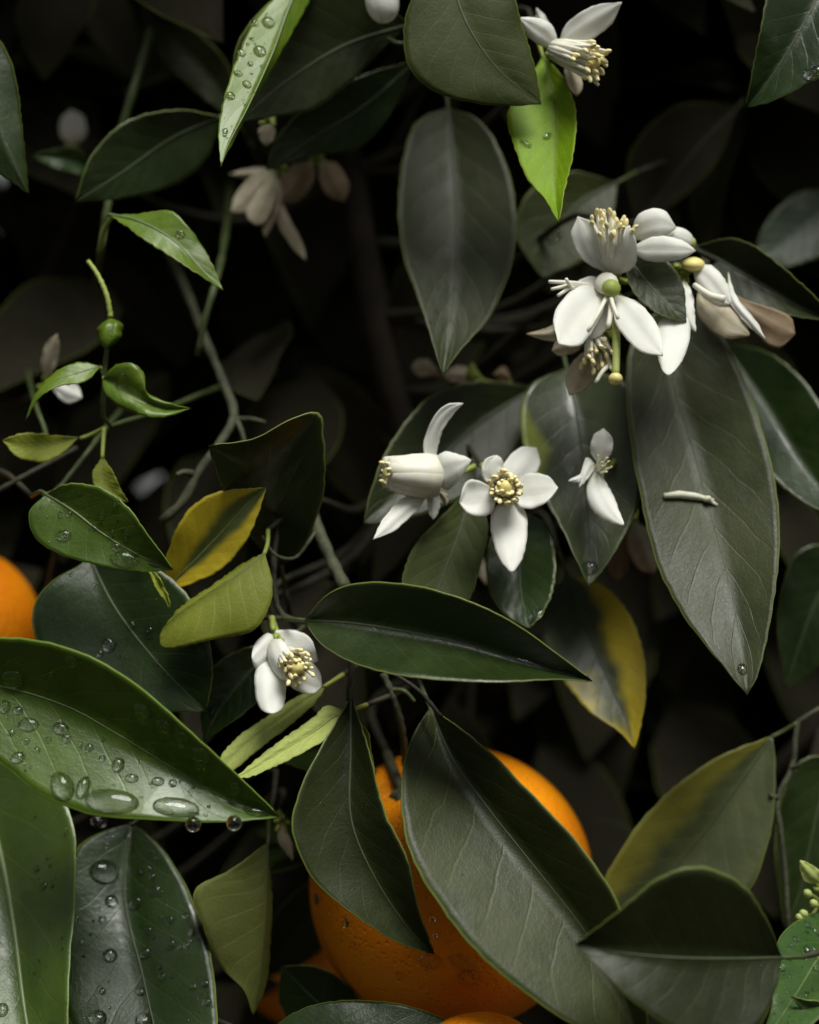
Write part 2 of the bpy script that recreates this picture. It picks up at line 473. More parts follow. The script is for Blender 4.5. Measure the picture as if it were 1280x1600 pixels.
def blade_geo(base, tip, A, B, M, d, e, nu, nv, power=1.25, belly=0.0, wave=0.0, quilt=0.0, seed=0, rough_edge=0.0):
    r = random.Random(seed)
    pa = spline([base] + list(A) + [tip], nu + 1)
    pb = spline([base] + list(B) + [tip], nu + 1)
    pm = spline([base] + list(M) + [tip], nu + 1) if M else (pa + pb) / 2
    if rough_edge:
        for arr, ref in ((pa, pm), (pb, pm)):
            for i in range(2, nu - 1):
                dv = arr[i] - ref[i]; L = np.linalg.norm(dv) + 1e-6
                arr[i] = arr[i] + dv / L * r.uniform(-rough_edge, rough_edge)
    db, dm_, dt = d
    f1, f2, f3 = r.uniform(0, 6.3), r.uniform(0, 6.3), r.uniform(.8, 1.3)
    V, UV, PX = [], [], []
    def dep(t, v):
        # quadratic through base, middle, tip
        dm = db * (1 - t) * (1 - 2 * t) + dm_ * 4 * t * (1 - t) + dt * t * (2 * t - 1)
        s = math.sin(math.pi * min(max(t, 0), 1)) ** .7 if 0 < t < 1 else 0
        a = abs(v)
        ee = e[0] if v < 0 else e[1]
        z = dm + ee * s * a ** power + belly * s * math.sin(math.pi * a)
        z += wave * s * a * a * (math.sin(t * 11 * f3 + f1 + (0 if v < 0 else 2.1)) + .5 * math.sin(t * 23 + f2))
        z += quilt * s * (math.cos(2 * math.pi * (t * 9 - 2.1 * a ** .85)) * min(1, a * 4) * (1 - a))
        return z
    idx = {}
    for i in range(nu + 1):
        t = i / nu
        if i in (0, nu):
            q = pm[i]; idx[(i, 0)] = len(V)
            V.append(P(q[0], q[1], dep(t, 0))); UV.append((t, .5)); PX.append((q[0], q[1])); continue
        for j in range(nv + 1):
            v = -1 + 2 * j / nv
            v = math.copysign(abs(v) ** .85, v)
            q = pm[i] + ((pa[i] - pm[i]) if v < 0 else (pb[i] - pm[i])) * abs(v)
            idx[(i, j)] = len(V)
            V.append(P(q[0], q[1], dep(t, v))); UV.append((t, .5 + v / 2)); PX.append((q[0], q[1]))
    F = []
    for i in range(nu):
        for j in range(nv):
            if i == 0: f = (idx[(0, 0)], idx[(1, j)], idx[(1, j + 1)])
            elif i == nu - 1: f = (idx[(i, j)], idx[(nu, 0)], idx[(i, j + 1)])
            else: f = (idx[(i, j)], idx[(i + 1, j)], idx[(i + 1, j + 1)], idx[(i, j + 1)])
            F.append(f)
    # face the camera
    tot = 0
    for f in F:
        p0, p1, p2 = V[f[0]], V[f[1]], V[f[2]]
        tot += (p1 - p0).cross(p2 - p0).y
    if tot > 0: F = [f[::-1] for f in F]
    bl = Blade(); bl.V, bl.F, bl.UV, bl.PX = V, F, UV, PX
    bl.mid = [V[idx[(i, nv // 2)]] if 0 < i < nu else V[idx[(i, 0)]] for i in range(nu + 1)]
    nr = [Vector((0, 0, 0)) for _ in V]
    for f in F:
        fn = (V[f[1]] - V[f[0]]).cross(V[f[2]] - V[f[0]])
        for k in f: nr[k] += fn
    bl.N = [x.normalized() if x.length > 0 else Vector((0, -1, 0)) for x in nr]
    return bl

LEAVES = {}
def leaf(key, mat, base, tip, A, B, M=None, d=(0, 0, 0), e=(-4, -4), label=None, rib=1.0, pet=None, auto=True, belly=0.0, wave=.5, quilt=.05, re=1.1, back=8, power=1.08, nu=44, nv=16, twig_r=.8):
    bl = blade_geo(base, tip, A, B, M, d, e, nu, nv, belly=belly, wave=wave, quilt=quilt, seed=hash(key) % 9999 if False else sum(map(ord, key)), rough_edge=re, power=power)
    o = put('leaf', bl.V, bl.F, LM[mat], tree, origin=bl.V[0], uvs=bl.UV, label=label)
    sm = o.modifiers.new('thickness', 'SOLIDIFY'); sm.thickness = .00032; sm.offset = -1
    bl.obj = o; LEAVES[key] = bl
    if rib > 0:
        mm = MIDRIB_Y if mat in ('olive', 'pale', 'yellow', 'lime') else (MIDRIB_W if mat in ('wet', 'fresh', 'mid') else MIDRIB)
        n = len(bl.mid)
        W = [p + Vector((0, .00012, 0)) for p in bl.mid]
        R = [(.62 - .47 * i / (n - 1)) * rib * MM for i in range(n)]
        put('midrib', *tube_geo(W, R, 6), mm, o, origin=bl.mid[0])
    dirp = np.array(base, float) - np.array(M[0] if M else ((np.array(A[0]) + np.array(B[0])) / 2), float)
    dirp = dirp / (np.linalg.norm(dirp) + 1e-6)
    if pet is None:
        q = np.array(base) + dirp * 34
        pet = [(base[0] - dirp[0] * 4, base[1] - dirp[1] * 4, d[0]), (base[0] + dirp[0] * 16, base[1] + dirp[1] * 16, d[0] + back * .35), (q[0], q[1], d[0] + back)]
    put('petiole', *px_tube(pet, .62, .75, 10, 7), PETIOLE if mat not in ('lime', 'olive', 'pale', 'yellow', 'fresh') else CALYX, o)
    if auto:
        away = Vector((dirp[0], 0, -dirp[1])).normalized()
        join_twig(P(*pet[-1]), away, twig_r)
    return bl

L = leaf
# ---- upper left
L('top_wet', 'fresh', (525, -95), (345, 260), [(448, -25), (393, 42), (360, 120), (342, 200)], [(490, -10), (440, 82), (402, 150), (374, 205)], [(462, -10), (425, 85), (386, 170), (356, 228)],
  d=(22, -2, -26), e=(-1, 4), label='bright green young leaf beaded with raindrops, tip hanging down')
L('top_dark', 'dark', (640, 38), (372, 190), [(560, -22), (450, -14), (370, 70)], [(590, 85), (545, 130), (490, 170), (430, 182)], [(540, 70), (450, 125)], d=(26, 22, 16), e=(-6, 1))
L('top_under', 'wetdark', (650, 95), (417, 266), [(560, 120), (475, 170), (430, 220)], [(622, 160), (590, 205), (560, 232), (490, 243)], [(570, 165), (490, 215)], d=(40, 36, 30), e=(-4, 2))
L('left_dark', 'deep', (345, 182), (117, 316), [(280, 172), (200, 188), (145, 240)], [(325, 245), (290, 280), (240, 300), (180, 312)], [(270, 215), (190, 270)], d=(34, 30, 22), e=(-6, 3))
L('left_green', 'fresh', (170, 335), (349, 453), [(215, 334), (268, 330), (303, 365), (332, 412)], [(195, 352), (240, 384), (290, 415), (328, 440)], [(215, 345), (270, 375), (318, 425)], d=(8, 0, -4), e=(2, -4), auto=False,
  pet=[(176, 338, 8), (165, 355, 14), (156, 392, 24)], label='glossy green leaf pointing down with a drop beside its midrib')
L('far_left', 'mid', (158, 268), (52, 244), [(120, 232), (80, 234)], [(125, 272), (85, 262)], None, d=(70, 62, 60), e=(-2, -2), rib=0)
L('far_grey', 'matte', (370, 190), (245, 38), [(290, 130), (250, 80)], [(360, 110), (300, 45)], None, d=(75, 72, 70), e=(-3, -3), rib=.7)
L('edge_rim', 'deep', (-60, 20), (46, 305), [(-70, 120), (-30, 240)], [(0, 62), (22, 110), (34, 190)], [(-35, 120), (5, 220)], d=(5, 0, 0), e=(2, 6), rib=0)
# ---- top middle
L('top_round', 'dull', (700, -80), (846, 163), [(640, 5), (633, 88), (668, 137), (735, 160), (800, 166)], [(785, -45), (815, 35), (836, 105)], [(722, 20), (775, 105)], d=(2, -6, -4), e=(-3, 3), belly=-1,
  label='broad dull olive leaf curving over the lime green leaf')
L('lime', 'lime', (848, 88), (873, 347), [(812, 148), (793, 180), (803, 225), (824, 278), (855, 315)], [(884, 126), (900, 180), (895, 240), (881, 300)], [(866, 150), (869, 205), (868, 260), (868, 310)], d=(16, 2, -12), e=(-3, -5), rib=.6,
  label='bright lime green young leaf with a pale margin')
L('tall_grey', 'matte', (700, 168), (692, 586), [(650, 190), (630, 245), (622, 330), (631, 405), (655, 470), (676, 535)], [(750, 188), (793, 262), (808, 350), (795, 430), (762, 500), (718, 548)], [(707, 230), (713, 320), (713, 420), (702, 520)], d=(52, 30, 4), e=(-5, -4))
L('behind_lime', 'matte', (965, 285), (846, 434), [(890, 268), (822, 305), (808, 370)], [(955, 345), (915, 405)], [(900, 320), (855, 390)], d=(58, 52, 46), e=(-4, -2))
L('right_top', 'wetdark', (1310, -70), (1166, 168), [(1215, -40), (1186, 60), (1172, 135)], [(1320, 60), (1270, 122), (1205, 158)], [(1265, 20), (1205, 120)], d=(8, 0, 0), e=(-5, -8), label='dark leaf with a wet grey lower half above black shade')
L('right_faint', 'far', (1155, 165), (990, 345), [(1060, 165), (985, 240)], [(1120, 250), (1050, 320)], [(1090, 230), (1035, 300)], d=(92, 88, 84), e=(-3, -3))
L('right_mid', 'dark', (1088, 385), (1310, 502), [(1150, 372), (1235, 428)], [(1115, 432), (1175, 480), (1240, 494)], [(1145, 418), (1205, 452), (1260, 484)], d=(24, 16, 14), e=(-6, -6))
L('right_sheen', 'wetdark', (1330, 300), (1175, 415), [(1250, 300), (1195, 350)], [(1310, 380), (1240, 415)], [(1260, 350), (1210, 392)], d=(88, 82, 76), e=(2, -6), rib=.6)
L('flower_leaf', 'dark', (980, 402), (1073, 503), [(1030, 398), (1066, 440)], [(984, 445), (1020, 485), (1050, 497)], [(1010, 440), (1045, 478)], d=(6, -2, -6), e=(1, -4))
# ---- right
L('great_grey', 'matte', (1060, 470), (1168, 1086), [(995, 512), (979, 600), (986, 690), (1006, 800), (1031, 892), (1082, 982), (1135, 1045)], [(1112, 502), (1162, 590), (1196, 690), (1216, 780), (1218, 860), (1205, 965), (1186, 1048)],
  [(1052, 590), (1080, 690), (1107, 790), (1142, 920), (1161, 1020)], d=(36, 6, -30), e=(-6, -6), label='largest hanging leaf, grey-green, with a pale withered stamen stuck across it', rib=.9)
L('right_back', 'wetdark', (1128, 535), (1320, 808), [(1210, 555), (1295, 655)], [(1150, 640), (1200, 735), (1258, 786)], [(1195, 630), (1258, 730)], d=(58, 36, 10), e=(-5, -9))
L('centre_right', 'yellow_patch', (885, 575), (920, 916), [(825, 605), (815, 680), (848, 770), (881, 832), (904, 882)], [(980, 600), (1001, 700), (997, 790), (962, 860), (940, 893)], [(903, 660), (915, 760), (921, 850)], d=(38, 18, 0), e=(-4, -3), belly=.6,
  label='green leaf with a wet pointed tip behind a three petalled blossom')
L('centre_grey', 'dark', (838, 606), (568, 818), [(745, 596), (672, 620), (612, 690), (580, 765)], [(820, 680), (765, 750), (690, 792), (620, 814)], [(755, 655), (680, 722), (618, 775)], d=(46, 28, 10), e=(-3, -7))
L('under_flower', 'dull', (735, 762), (655, 1000), [(690, 808), (650, 850), (629, 912)], [(762, 815), (752, 880), (728, 945)], [(722, 820), (690, 905)], d=(18, 8, -2), e=(-3, -3))
L('under_flower2', 'wetdark', (805, 795), (828, 982), [(765, 845), (764, 920), (795, 965)], [(856, 820), (868, 875), (860, 935)], [(810, 860), (815, 930)], d=(24, 12, -2), e=(-2, -4))
L('yellow_right', 'yellow_edge', (885, 895), (992, 1170), [(850, 945), (850, 1005), (880, 1062), (922, 1112), (966, 1142)], [(948, 918), (991, 972), (1010, 1050), (1004, 1122)], [(915, 975), (950, 1060), (980, 1130)], d=(40, 24, 10), e=(-4, -3),
  label='dark leaf turning bright yellow along both margins')
L('right_teal', 'wetdark', (1330, 850), (1228, 1075), [(1250, 860), (1216, 960)], [(1320, 960), (1270, 1050)], [(1280, 930), (1245, 1020)], d=(46, 42, 40), e=(-4, -4))
# ---- centre
L('front_centre', 'deep', (476, 969), (926, 1064), [(515, 926), (562, 911), (640, 914), (720, 935), (800, 972), (868, 1020)], [(498, 1002), (540, 1030), (600, 1050), (680, 1061), (780, 1065), (870, 1061)],
  [(560, 975), (640, 988), (720, 1005), (800, 1030), (870, 1050)], d=(-6, -18, -24), e=(-9, -20), power=1.15, label='dark green leaf lying level over the middle, water film on its tip', re=.6)
L('folded', 'deep', (440, 886), (326, 697), [(400, 850), (355, 780)], [(478, 845), (500, 795), (508, 740), (506, 690), (498, 646), (452, 657), (400, 685)], [(425, 800), (385, 735)], d=(20, 4, -14), e=(-2, -14), wave=.3, re=1.4, rib=0,
  label='dark folded leaf with a ragged lime coloured edge')
L('yellow_left', 'yellow', (255, 925), (416, 762), [(262, 862), (292, 800), (332, 771), (380, 764)], [(302, 911), (352, 884), (393, 828)], [(308, 873), (350, 828), (386, 788)], d=(8, 0, -4), e=(-2, -5),
  label='yellow leaf with a green stripe and grey tip', auto=False, pet=[(258, 922, 8), (240, 935, 18), (225, 950, 40)])
L('olive_left', 'olive', (414, 864), (249, 992), [(388, 875), (330, 915), (275, 955)], [(425, 905), (422, 945), (395, 985), (330, 1000), (254, 1013)], [(380, 892), (312, 938), (268, 970)], d=(-2, -8, -8), e=(3, -4), rib=.6,
  pet=[(412, 868, -2), (418, 850, 0), (419, 828, 4)], label='pale olive leaf seen from its matte underside', belly=-1.2)
L('wet_small', 'wet', (72, 772), (271, 891), [(105, 756), (150, 760), (192, 785), (232, 838)], [(46, 800), (52, 835), (86, 863), (140, 880), (212, 894)], [(112, 797), (162, 835), (222, 870)], d=(-8, -14, -14), e=(-5, -1), power=1.1,
  label='rounded wet green leaf overlapping the yellow leaf', pet=[(74, 774, -8), (64, 768, -2), (50, 775, 10)])
L('olive_bit', 'olive', (160, 714), (200, 785), [(144, 742), (158, 772)], [(172, 730), (186, 758)], None, d=(2, 0, 0), e=(-1, -1), rib=.5, pet=[(160, 716, 2), (161, 700, 3), (163, 668, 6)], auto=False)
L('olive_sliver', 'olive', (228, 880), (266, 950), [(240, 910), (255, 935)], [(246, 900), (260, 925)], None, d=(-4, -6, -6), e=(-1, -1), rib=0, auto=False)
L('shoot_left', 'fresh', (158, 572), (40, 656), [(122, 566), (84, 583), (55, 615)], [(132, 596), (88, 604), (58, 624)], [(122, 583), (82, 597), (54, 622)], d=(2, -2, -4), e=(2, -2), rib=.5, nu=30, nv=10, auto=False, pet=[(156, 573, 2), (160, 578, 3), (163, 586, 3)],
  label='small curved leaf of the young shoot, shining on top')
L('shoot_right', 'fresh', (160, 592), (299, 638), [(178, 572), (205, 566), (226, 585), (228, 610), (262, 628)], [(163, 615), (196, 640), (245, 653), (275, 648)], [(185, 602), (215, 620), (255, 638)], d=(2, -4, -2), e=(-2, -3), rib=.5, nu=30, nv=10, auto=False, pet=[(162, 592, 2), (163, 588, 3), (164, 584, 3)], belly=-1.5, wave=1.0,
  label='small twisted wet leaf of the young shoot')
L('shoot_bud', 'fresh', (172, 496), (165, 546), [(152, 512), (154, 532)], [(192, 506), (188, 530)], None, d=(2, -2, -1), e=(3, 3), belly=-2, rib=0, nu=20, nv=10, auto=False, pet=[(172, 498, 2), (173, 492, 3), (174, 486, 3)])
L('shoot_olive', 'olive', (122, 684), (4, 688), [(85, 680), (35, 677)], [(105, 702), (66, 722), (26, 712)], [(70, 696), (30, 697)], d=(8, 4, 2), e=(-1, -2), rib=.5, nu=30, nv=10, auto=False, pet=[(125, 685, 8), (140, 680, 9), (165, 668, 8)], label='small olive leaf with a torn spot on the young shoot')
L('dark_wet', 'wetdark', (140, 872), (322, 1112), [(60, 930), (55, 1000), (120, 1070), (230, 1110)], [(255, 895), (318, 970), (332, 1050)], [(180, 950), (250, 1040)], d=(12, 2, -2), e=(-3, -4), label='dark wet leaf behind the big raindrop covered leaf')
# ---- lower left
L('great_wet', 'wet', (-125, 1075), (438, 1277), [(-70, 1010), (0, 997), (70, 1003), (140, 1026), (220, 1075), (300, 1146), (374, 1214)], [(-85, 1145), (0, 1192), (60, 1240), (140, 1272), (240, 1281), (350, 1284)],
  [(-20, 1070), (100, 1102), (180, 1145), (262, 1195), (350, 1245)], d=(-18, -26, -30), e=(-11, -11), power=1.1, label='big wet green leaf covered with raindrops', rib=.9, re=.6)
L('left_tall', 'wet', (-45, 1165), (95, 1850), [(-130, 1290), (-120, 1500), (-20, 1740)], [(60, 1190), (112, 1280), (118, 1380), (108, 1520), (104, 1680)], [(0, 1330), (22, 1450), (42, 1600)], d=(24, -10, -50), e=(-9, -7), label='tall green leaf with a thick pale midrib below the raindrop leaf', rib=2.4)
L('left_drops', 'wetdark', (205, 1285), (318, 1790), [(125, 1320), (92, 1440), (110, 1600)], [(250, 1322), (302, 1408), (331, 1500), (340, 1620)], [(195, 1400), (222, 1520), (252, 1640)], d=(22, -4, -44), e=(-3, -3), label='dark green leaf dotted with round water beads',
  pet=[(206, 1290, 0), (222, 1276, -2), (236, 1262, 0)], belly=-.8)
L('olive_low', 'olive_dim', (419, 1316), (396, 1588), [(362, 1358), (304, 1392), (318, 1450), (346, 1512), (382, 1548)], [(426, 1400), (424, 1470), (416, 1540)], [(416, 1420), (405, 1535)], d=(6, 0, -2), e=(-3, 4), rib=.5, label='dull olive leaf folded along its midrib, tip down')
L('dark_small', 'wetdark', (450, 1000), (318, 1158), [(365, 1020), (320, 1060), (314, 1110)], [(430, 1065), (380, 1115), (345, 1140)], [(385, 1055), (340, 1115)], d=(14, 8, 6), e=(-2, -4))
L('pale_back', 'pale', (508, 1072), (338, 1208), [(470, 1085), (420, 1118), (376, 1148), (345, 1182)], [(500, 1088), (451, 1135), (407, 1168), (362, 1205)], None, d=(0, -2, -4), e=(2, -4), rib=0, label='narrow pale green leaf, rear one of a pair under a blossom', belly=-.8)
L('pale_front', 'pale', (541, 1112), (366, 1216), [(512, 1102), (489, 1121), (439, 1156), (396, 1190)], [(540, 1132), (526, 1145), (495, 1164), (439, 1194), (390, 1214)], None, d=(-10, -16, -20), e=(2, -4), rib=.5, label='narrow pale green leaf, front one of a pair under a blossom', belly=-1)
L('shade_level', 'deep', (440, 1190), (590, 1205), [(490, 1172), (550, 1184)], [(490, 1208), (550, 1216)], None, d=(30, 26, 34), e=(34, -26), rib=.6, auto=False)  # this and the next three leaves are added to shade the oranges
L('shade_low', 'deep', (520, 1310), (380, 1362), [(470, 1300), (420, 1326)], [(480, 1345), (430, 1362)], None, d=(72, 62, 66), e=(28, -22), rib=.6)
L('shade_mid', 'deep', (600, 1280), (400, 1300), [(540, 1262), (460, 1268)], [(540, 1310), (460, 1322)], None, d=(96, 90, 98), e=(30, -26), rib=.6)
L('shade_front', 'deep', (570, 1370), (400, 1530), [(500, 1370), (430, 1430)], [(540, 1440), (470, 1510)], None, d=(60, 70, 92), e=(-10, 6), rib=.6)
# ---- lower middle
L('mid_hang', 'dark', (549, 1090), (679, 1491), [(512, 1150), (474, 1222), (457, 1292), (482, 1362), (542, 1420), (622, 1472)], [(566, 1140), (584, 1205), (602, 1272), (636, 1342), (656, 1425)], [(548, 1180), (549, 1280), (581, 1362), (640, 1452)], d=(-10, -22, -24), e=(-8, -8), belly=.8, power=1.1,
  label='dark hanging leaf across the left side of the orange')
L('mid_curl', 'olive', (560, 1128), (586, 1208), [(566, 1150), (572, 1180)], [(574, 1142), (580, 1172)], None, d=(-14, -16, -18), e=(-1, -1), rib=0, auto=False, nu=16, nv=6)
L('great_mid', 'matte', (672, 1105), (1012, 1660), [(640, 1160), (627, 1240), (640, 1330), (692, 1422), (760, 1502), (850, 1572), (930, 1622)], [(762, 1172), (832, 1242), (902, 1316), (964, 1410), (992, 1500), (1012, 1590)],
  [(705, 1182), (762, 1262), (840, 1360), (912, 1452), (965, 1540)], d=(0, -24, -44), e=(-18, -15), power=1.0, label='large grey-green leaf with clear veins lying over the orange', rib=1.1)
L('low_right', 'dark', (1222, 1496), (899, 1476), [(1200, 1440), (1160, 1382), (1092, 1354), (1030, 1372), (965, 1425)], [(1212, 1550), (1180, 1610), (1090, 1625), (1000, 1572), (932, 1508)], [(1150, 1498), (1050, 1496), (960, 1487)], d=(-44, -58, -58), e=(-6, -8), label='dark dusty leaf with a fine pale midrib overlapping the large grey-green one')
L('yellow_far', 'yellow_hint', (1207, 1150), (944, 1446), [(1130, 1180), (1050, 1232), (982, 1310), (942, 1385)], [(1212, 1225), (1202, 1310), (1166, 1396), (1060, 1432)], [(1150, 1232), (1092, 1312), (1020, 1390)], d=(24, 20, 16), e=(-5,-7), label='blurred yellow-green leaf hanging from the thin twig', pet=[(1205, 1152, 24), (1225, 1142, 24), (1246, 1130, 22)], auto=False)
L('corner_wet', 'mid', (1345, 1410), (1172, 1660), [(1278, 1424), (1228, 1452), (1203, 1505), (1206, 1570)], [(1350, 1500), (1290, 1580), (1225, 1640)], [(1290, 1480), (1240, 1560)], d=(20, -20, -50), e=(4, -8), label='pale wet leaf with fine raindrops beside the dusty dark leaf')
L('corner_dark', 'deep', (1330, 1180), (1225, 1450), [(1250, 1190), (1212, 1300)], [(1330, 1300), (1290, 1410)], None, d=(36, 32, 30), e=(-3, -3))
L('corner_tip', 'deep', (1320, 1610), (1236, 1556), [(1290, 1570), (1255, 1562)], [(1290, 1600), (1255, 1580)], None, d=(-26, -30, -32), e=(-1, -1), rib=.5, nu=20, nv=8)
L('low_edge', 'wetdark', (415, 1612), (760, 1640), [(480, 1573), (560, 1562), (640, 1572), (710, 1600)], [(480, 1660), (600, 1690), (700, 1670)], [(520, 1615), (640, 1625)], d=(-16, -22, -20), e=(5, -6))
L('low_faint', 'wetdark', (560, 1640), (440, 1510), [(480, 1620), (438, 1570)], [(560, 1560), (500, 1512)], None, d=(22, 18, 16), e=(-2, -2))

# ------------------------------------------------------------------ twigs that show
def twig(pts, r0, r1, mat=TWIG, knob=.25, n=24):
    o = put('twig', *px_tube(pts, r0, r1, n, 9, knob), mat, tree)
    return o
twig([(540, 918, 4), (520, 880, 12), (497, 828, 18), (470, 760, 40), (440, 700, 90)], 1.9, 2.3)
twig([(420, 770, 12), (432, 830, 10), (428, 880, 6), (440, 960, 4), (500, 975, 0), (545, 990, -2), (546, 1095, -8)], .9, 1.0, TWIG_D)
twig([(252, 815, 16), (285, 785, 16), (312, 735, 18), (345, 690, 22), (366, 650, 30), (350, 600, 36), (325, 540, 48), (296, 465, 84), (262, 390, 140), (235, 330, 215)], 1.5, 1.3, n=34)
twig([(300, 740, 17), (285, 738, 14), (276, 742, 12)], 1.2, .6)
twig([(366, 650, 30), (376, 670, 26), (385, 700, 24)], .9, .7)
twig([(366, 655, 30), (395, 655, 28), (415, 660, 28)], .9, .5)
twig([(366, 215, 190), (360, 290, 130), (352, 370, 70), (343, 420, 40), (335, 450, 32), (320, 500, 30), (309, 556, 32)], 1.6, 1.0, PETIOLE)
twig([(240, 40, 60), (222, 95, 60), (205, 150, 56), (190, 205, 56), (172, 300, 50), (158, 390, 26), (150, 440, 60)], 1.7, 1.2, PETIOLE)
twig([(138, 408, 6), (152, 428, 4), (167, 462, 2), (173, 496, 2)], .7, .85, CALYX)
twig([(172, 500, 3), (167, 548, 3), (163, 590, 3), (166, 665, 8), (190, 660, 12), (255, 640, 30), (330, 610, 60), (385, 592, 95), (450, 580, 150)], .75, 1.0, PETIOLE)
twig([(190, 640, 70), (160, 675, 34), (142, 700, 20), (115, 735, 16), (86, 768, 10), (70, 775, 2)], .8, .9, PETIOLE)
twig([(40, 560, 110), (52, 620, 44), (60, 645, 30), (68, 665, 26), (75, 690, 20)], .9, .7, PETIOLE)
twig([(-60, 795, 20), (0, 765, 18), (55, 735, 20), (120, 700, 30)], 1.0, .8, TWIG_D)
twig([(615, 1052, -4), (655, 1080, -6), (690, 1120, -10)], .6, .7, TWIG_D)
twig([(598, 1052, 6), (615, 1090, 6), (628, 1140, 10), (634, 1195, 18)], 1.1, 1.2, TWIG)
twig([(612, 1078, 6), (632, 1080, 4), (648, 1096, 4)], .9, .5, PETIOLE)
twig([(1400, 1060, 60), (1330, 1085, 34), (1275, 1110, 22), (1246, 1130, 22), (1242, 1180, 22), (1232, 1215, 22), (1214, 1246, 20), (1220, 1300, 20), (1228, 1380, 20), (1232, 1470, 22), (1240, 1600, 50)], .9, .9, TWIG)
twig([(1214, 1246, 20), (1206, 1244, 18), (1203, 1240, 18)], .9, .5, TWIG)
twig([(1236, 1200, 22), (1248, 1196, 20), (1252, 1190, 20)], .8, .5, TWIG)
twig([(410, 838, 4), (432, 868, 2), (460, 872, 4), (480, 850, 10), (492, 832, 16)], .5, .5, TWIG)
twig([(425, 965, 2), (427, 985, -4)], 1.0, .9, CALYX, n=6)
twig([(605, 60, 24), (625, 68, 20), (650, 60, 30)], .7, .6, PETIOLE, n=8)

# ------------------------------------------------------------------ water drops
def drop_mesh():
    V, F = [], []
    nu, nv = 18, 8
    for j in range(nv + 1):
        th = math.pi / 2 * j / nv
        r, z = math.cos(th), math.sin(th)
        if j == 0: r = .96
        for k in range(nu):
            a = 2 * math.pi * k / nu
            V.append((r * math.cos(a), r * math.sin(a), z * .62))
    for j in range(nv):
        for k in range(nu):
            F.append((j * nu + k, j * nu + (k + 1) % nu, (j + 1) * nu + (k + 1) % nu, (j + 1) * nu + k))
    F.append(tuple(range(nu))[::-1])
    me = bpy.data.meshes.new('water_drop'); me.from_pydata(V, [], F)
    me.materials.append(WATER)
    me.polygons.foreach_set('use_smooth', np.ones(len(me.polygons), dtype=bool)); me.update()
    return me, np.array(V), F
DROP, DROP_V, DROP_F = drop_mesh()

def on_leaf(bl, x, y):
    k = min(range(len(bl.PX)), key=lambda i: (bl.PX[i][0] - x) ** 2 + (bl.PX[i][1] - y) ** 2)
    w, n = bl.V[k], bl.N[k]
    # slide along the tangent plane to the exact pixel
    cam_o = Vector((0, -CAM_Y, CAM_Z)); ray = (P(x, y, 0) - cam_o)
    den = ray.dot(n)
    if abs(den) > 1e-5:
        q = cam_o + ray * ((w - cam_o).dot(n) / den)
        if (q - w).length < .006: w = q
    return w, n

def drop_matrix(bl, x, y, r, asp=1.0, ang=0.0):
    w, n = on_leaf(bl, x, y)
    if n.y > 0: n = -n
    xa = Vector((math.cos(ang), 0, -math.sin(ang)))
    xa = (xa - n * xa.dot(n)).normalized()
    ya = n.cross(xa)
    s = r * HALF / 800 * (CAM_Y + w.y) / CAM_Y
    m = Matrix((xa * s * asp, ya * s, n * s)).transposed().to_4x4()
    m.translation = w - n * s * .06
    return m

def drop(key, x, y, r, asp=1.0, ang=0.0):
    bl = LEAVES[key]
    m = drop_matrix(bl, x, y, r, asp, ang)
    o = bpy.data.objects.new('water_drop', DROP)
    col.objects.link(o)
    o.parent = bl.obj
    m.translation = m.translation - ORG[bl.obj.name]
    o.matrix_local = m

def mist(key, n, lo, hi, box, seed=3):
    bl = LEAVES[key]; r = random.Random(seed)
    inner = [p for p, uv in zip(bl.PX, bl.UV) if .04 < uv[0] < .97 and .05 < uv[1] < .95 and box[0] < p[0] < box[2] and box[1] < p[1] < box[3]]
    V, F = [], []
    for _ in range(n):
        p = r.choice(inner)
        m = drop_matrix(bl, p[0] + r.uniform(-5, 5), p[1] + r.uniform(-5, 5), lo + (hi - lo) * r.random() ** 2, r.uniform(.9, 1.25), r.uniform(0, 3))
        o = len(V)
        V += [m @ Vector(q) for q in DROP_V]
        F += [tuple(i + o for i in f) for f in DROP_F]
    put('fine_droplets', V, F, WATER, bl.obj, kind='stuff')

for a in [(130, 1230, 20, .55, .3), (98, 1228, 26, .7, -.5), (175, 1252, 21, 2.1, .12), (275, 1262, 18, 2.1, .05), (222, 1112, 17, 1.0, 0), (256, 1135, 15, 1.1, 0), (284, 1152, 13, 1.1, .5), (314, 1180, 17, 1.1, .5),
          (367, 1232, 16, .8, .4), (402, 1266, 15, 1.5, .1), (185, 1195, 13, .8, .3), (206, 1216, 8, 1.4, 0), (247, 1221, 8, 1.3, 0), (270, 1224, 7, 1, 0), (28, 1110, 8, 1.1, 0), (45, 1132, 12, 1.4, 0), (8, 1104, 12, .8, 0), (95, 1138, 11, 1.2, .2),
          (104, 1154, 8, 1, 0), (28, 1184, 10, 1.2, -.4), (112, 1033, 11, 1.2, .3), (58, 1172, 6, 1, 0), (75, 1156, 6, 1, 0), (18, 1145, 6, 1, 0), (40, 1158, 6, 1.2, 0), (20, 1060, 16, 1.3, 0), (80, 1055, 8, .6, .3), (140, 1168, 7, 1, 0), (160, 1185, 6, 1, 0)]:
    drop('great_wet', *a)
mist('great_wet', 150, 1.2, 4.2, (0, 1010, 330, 1270))
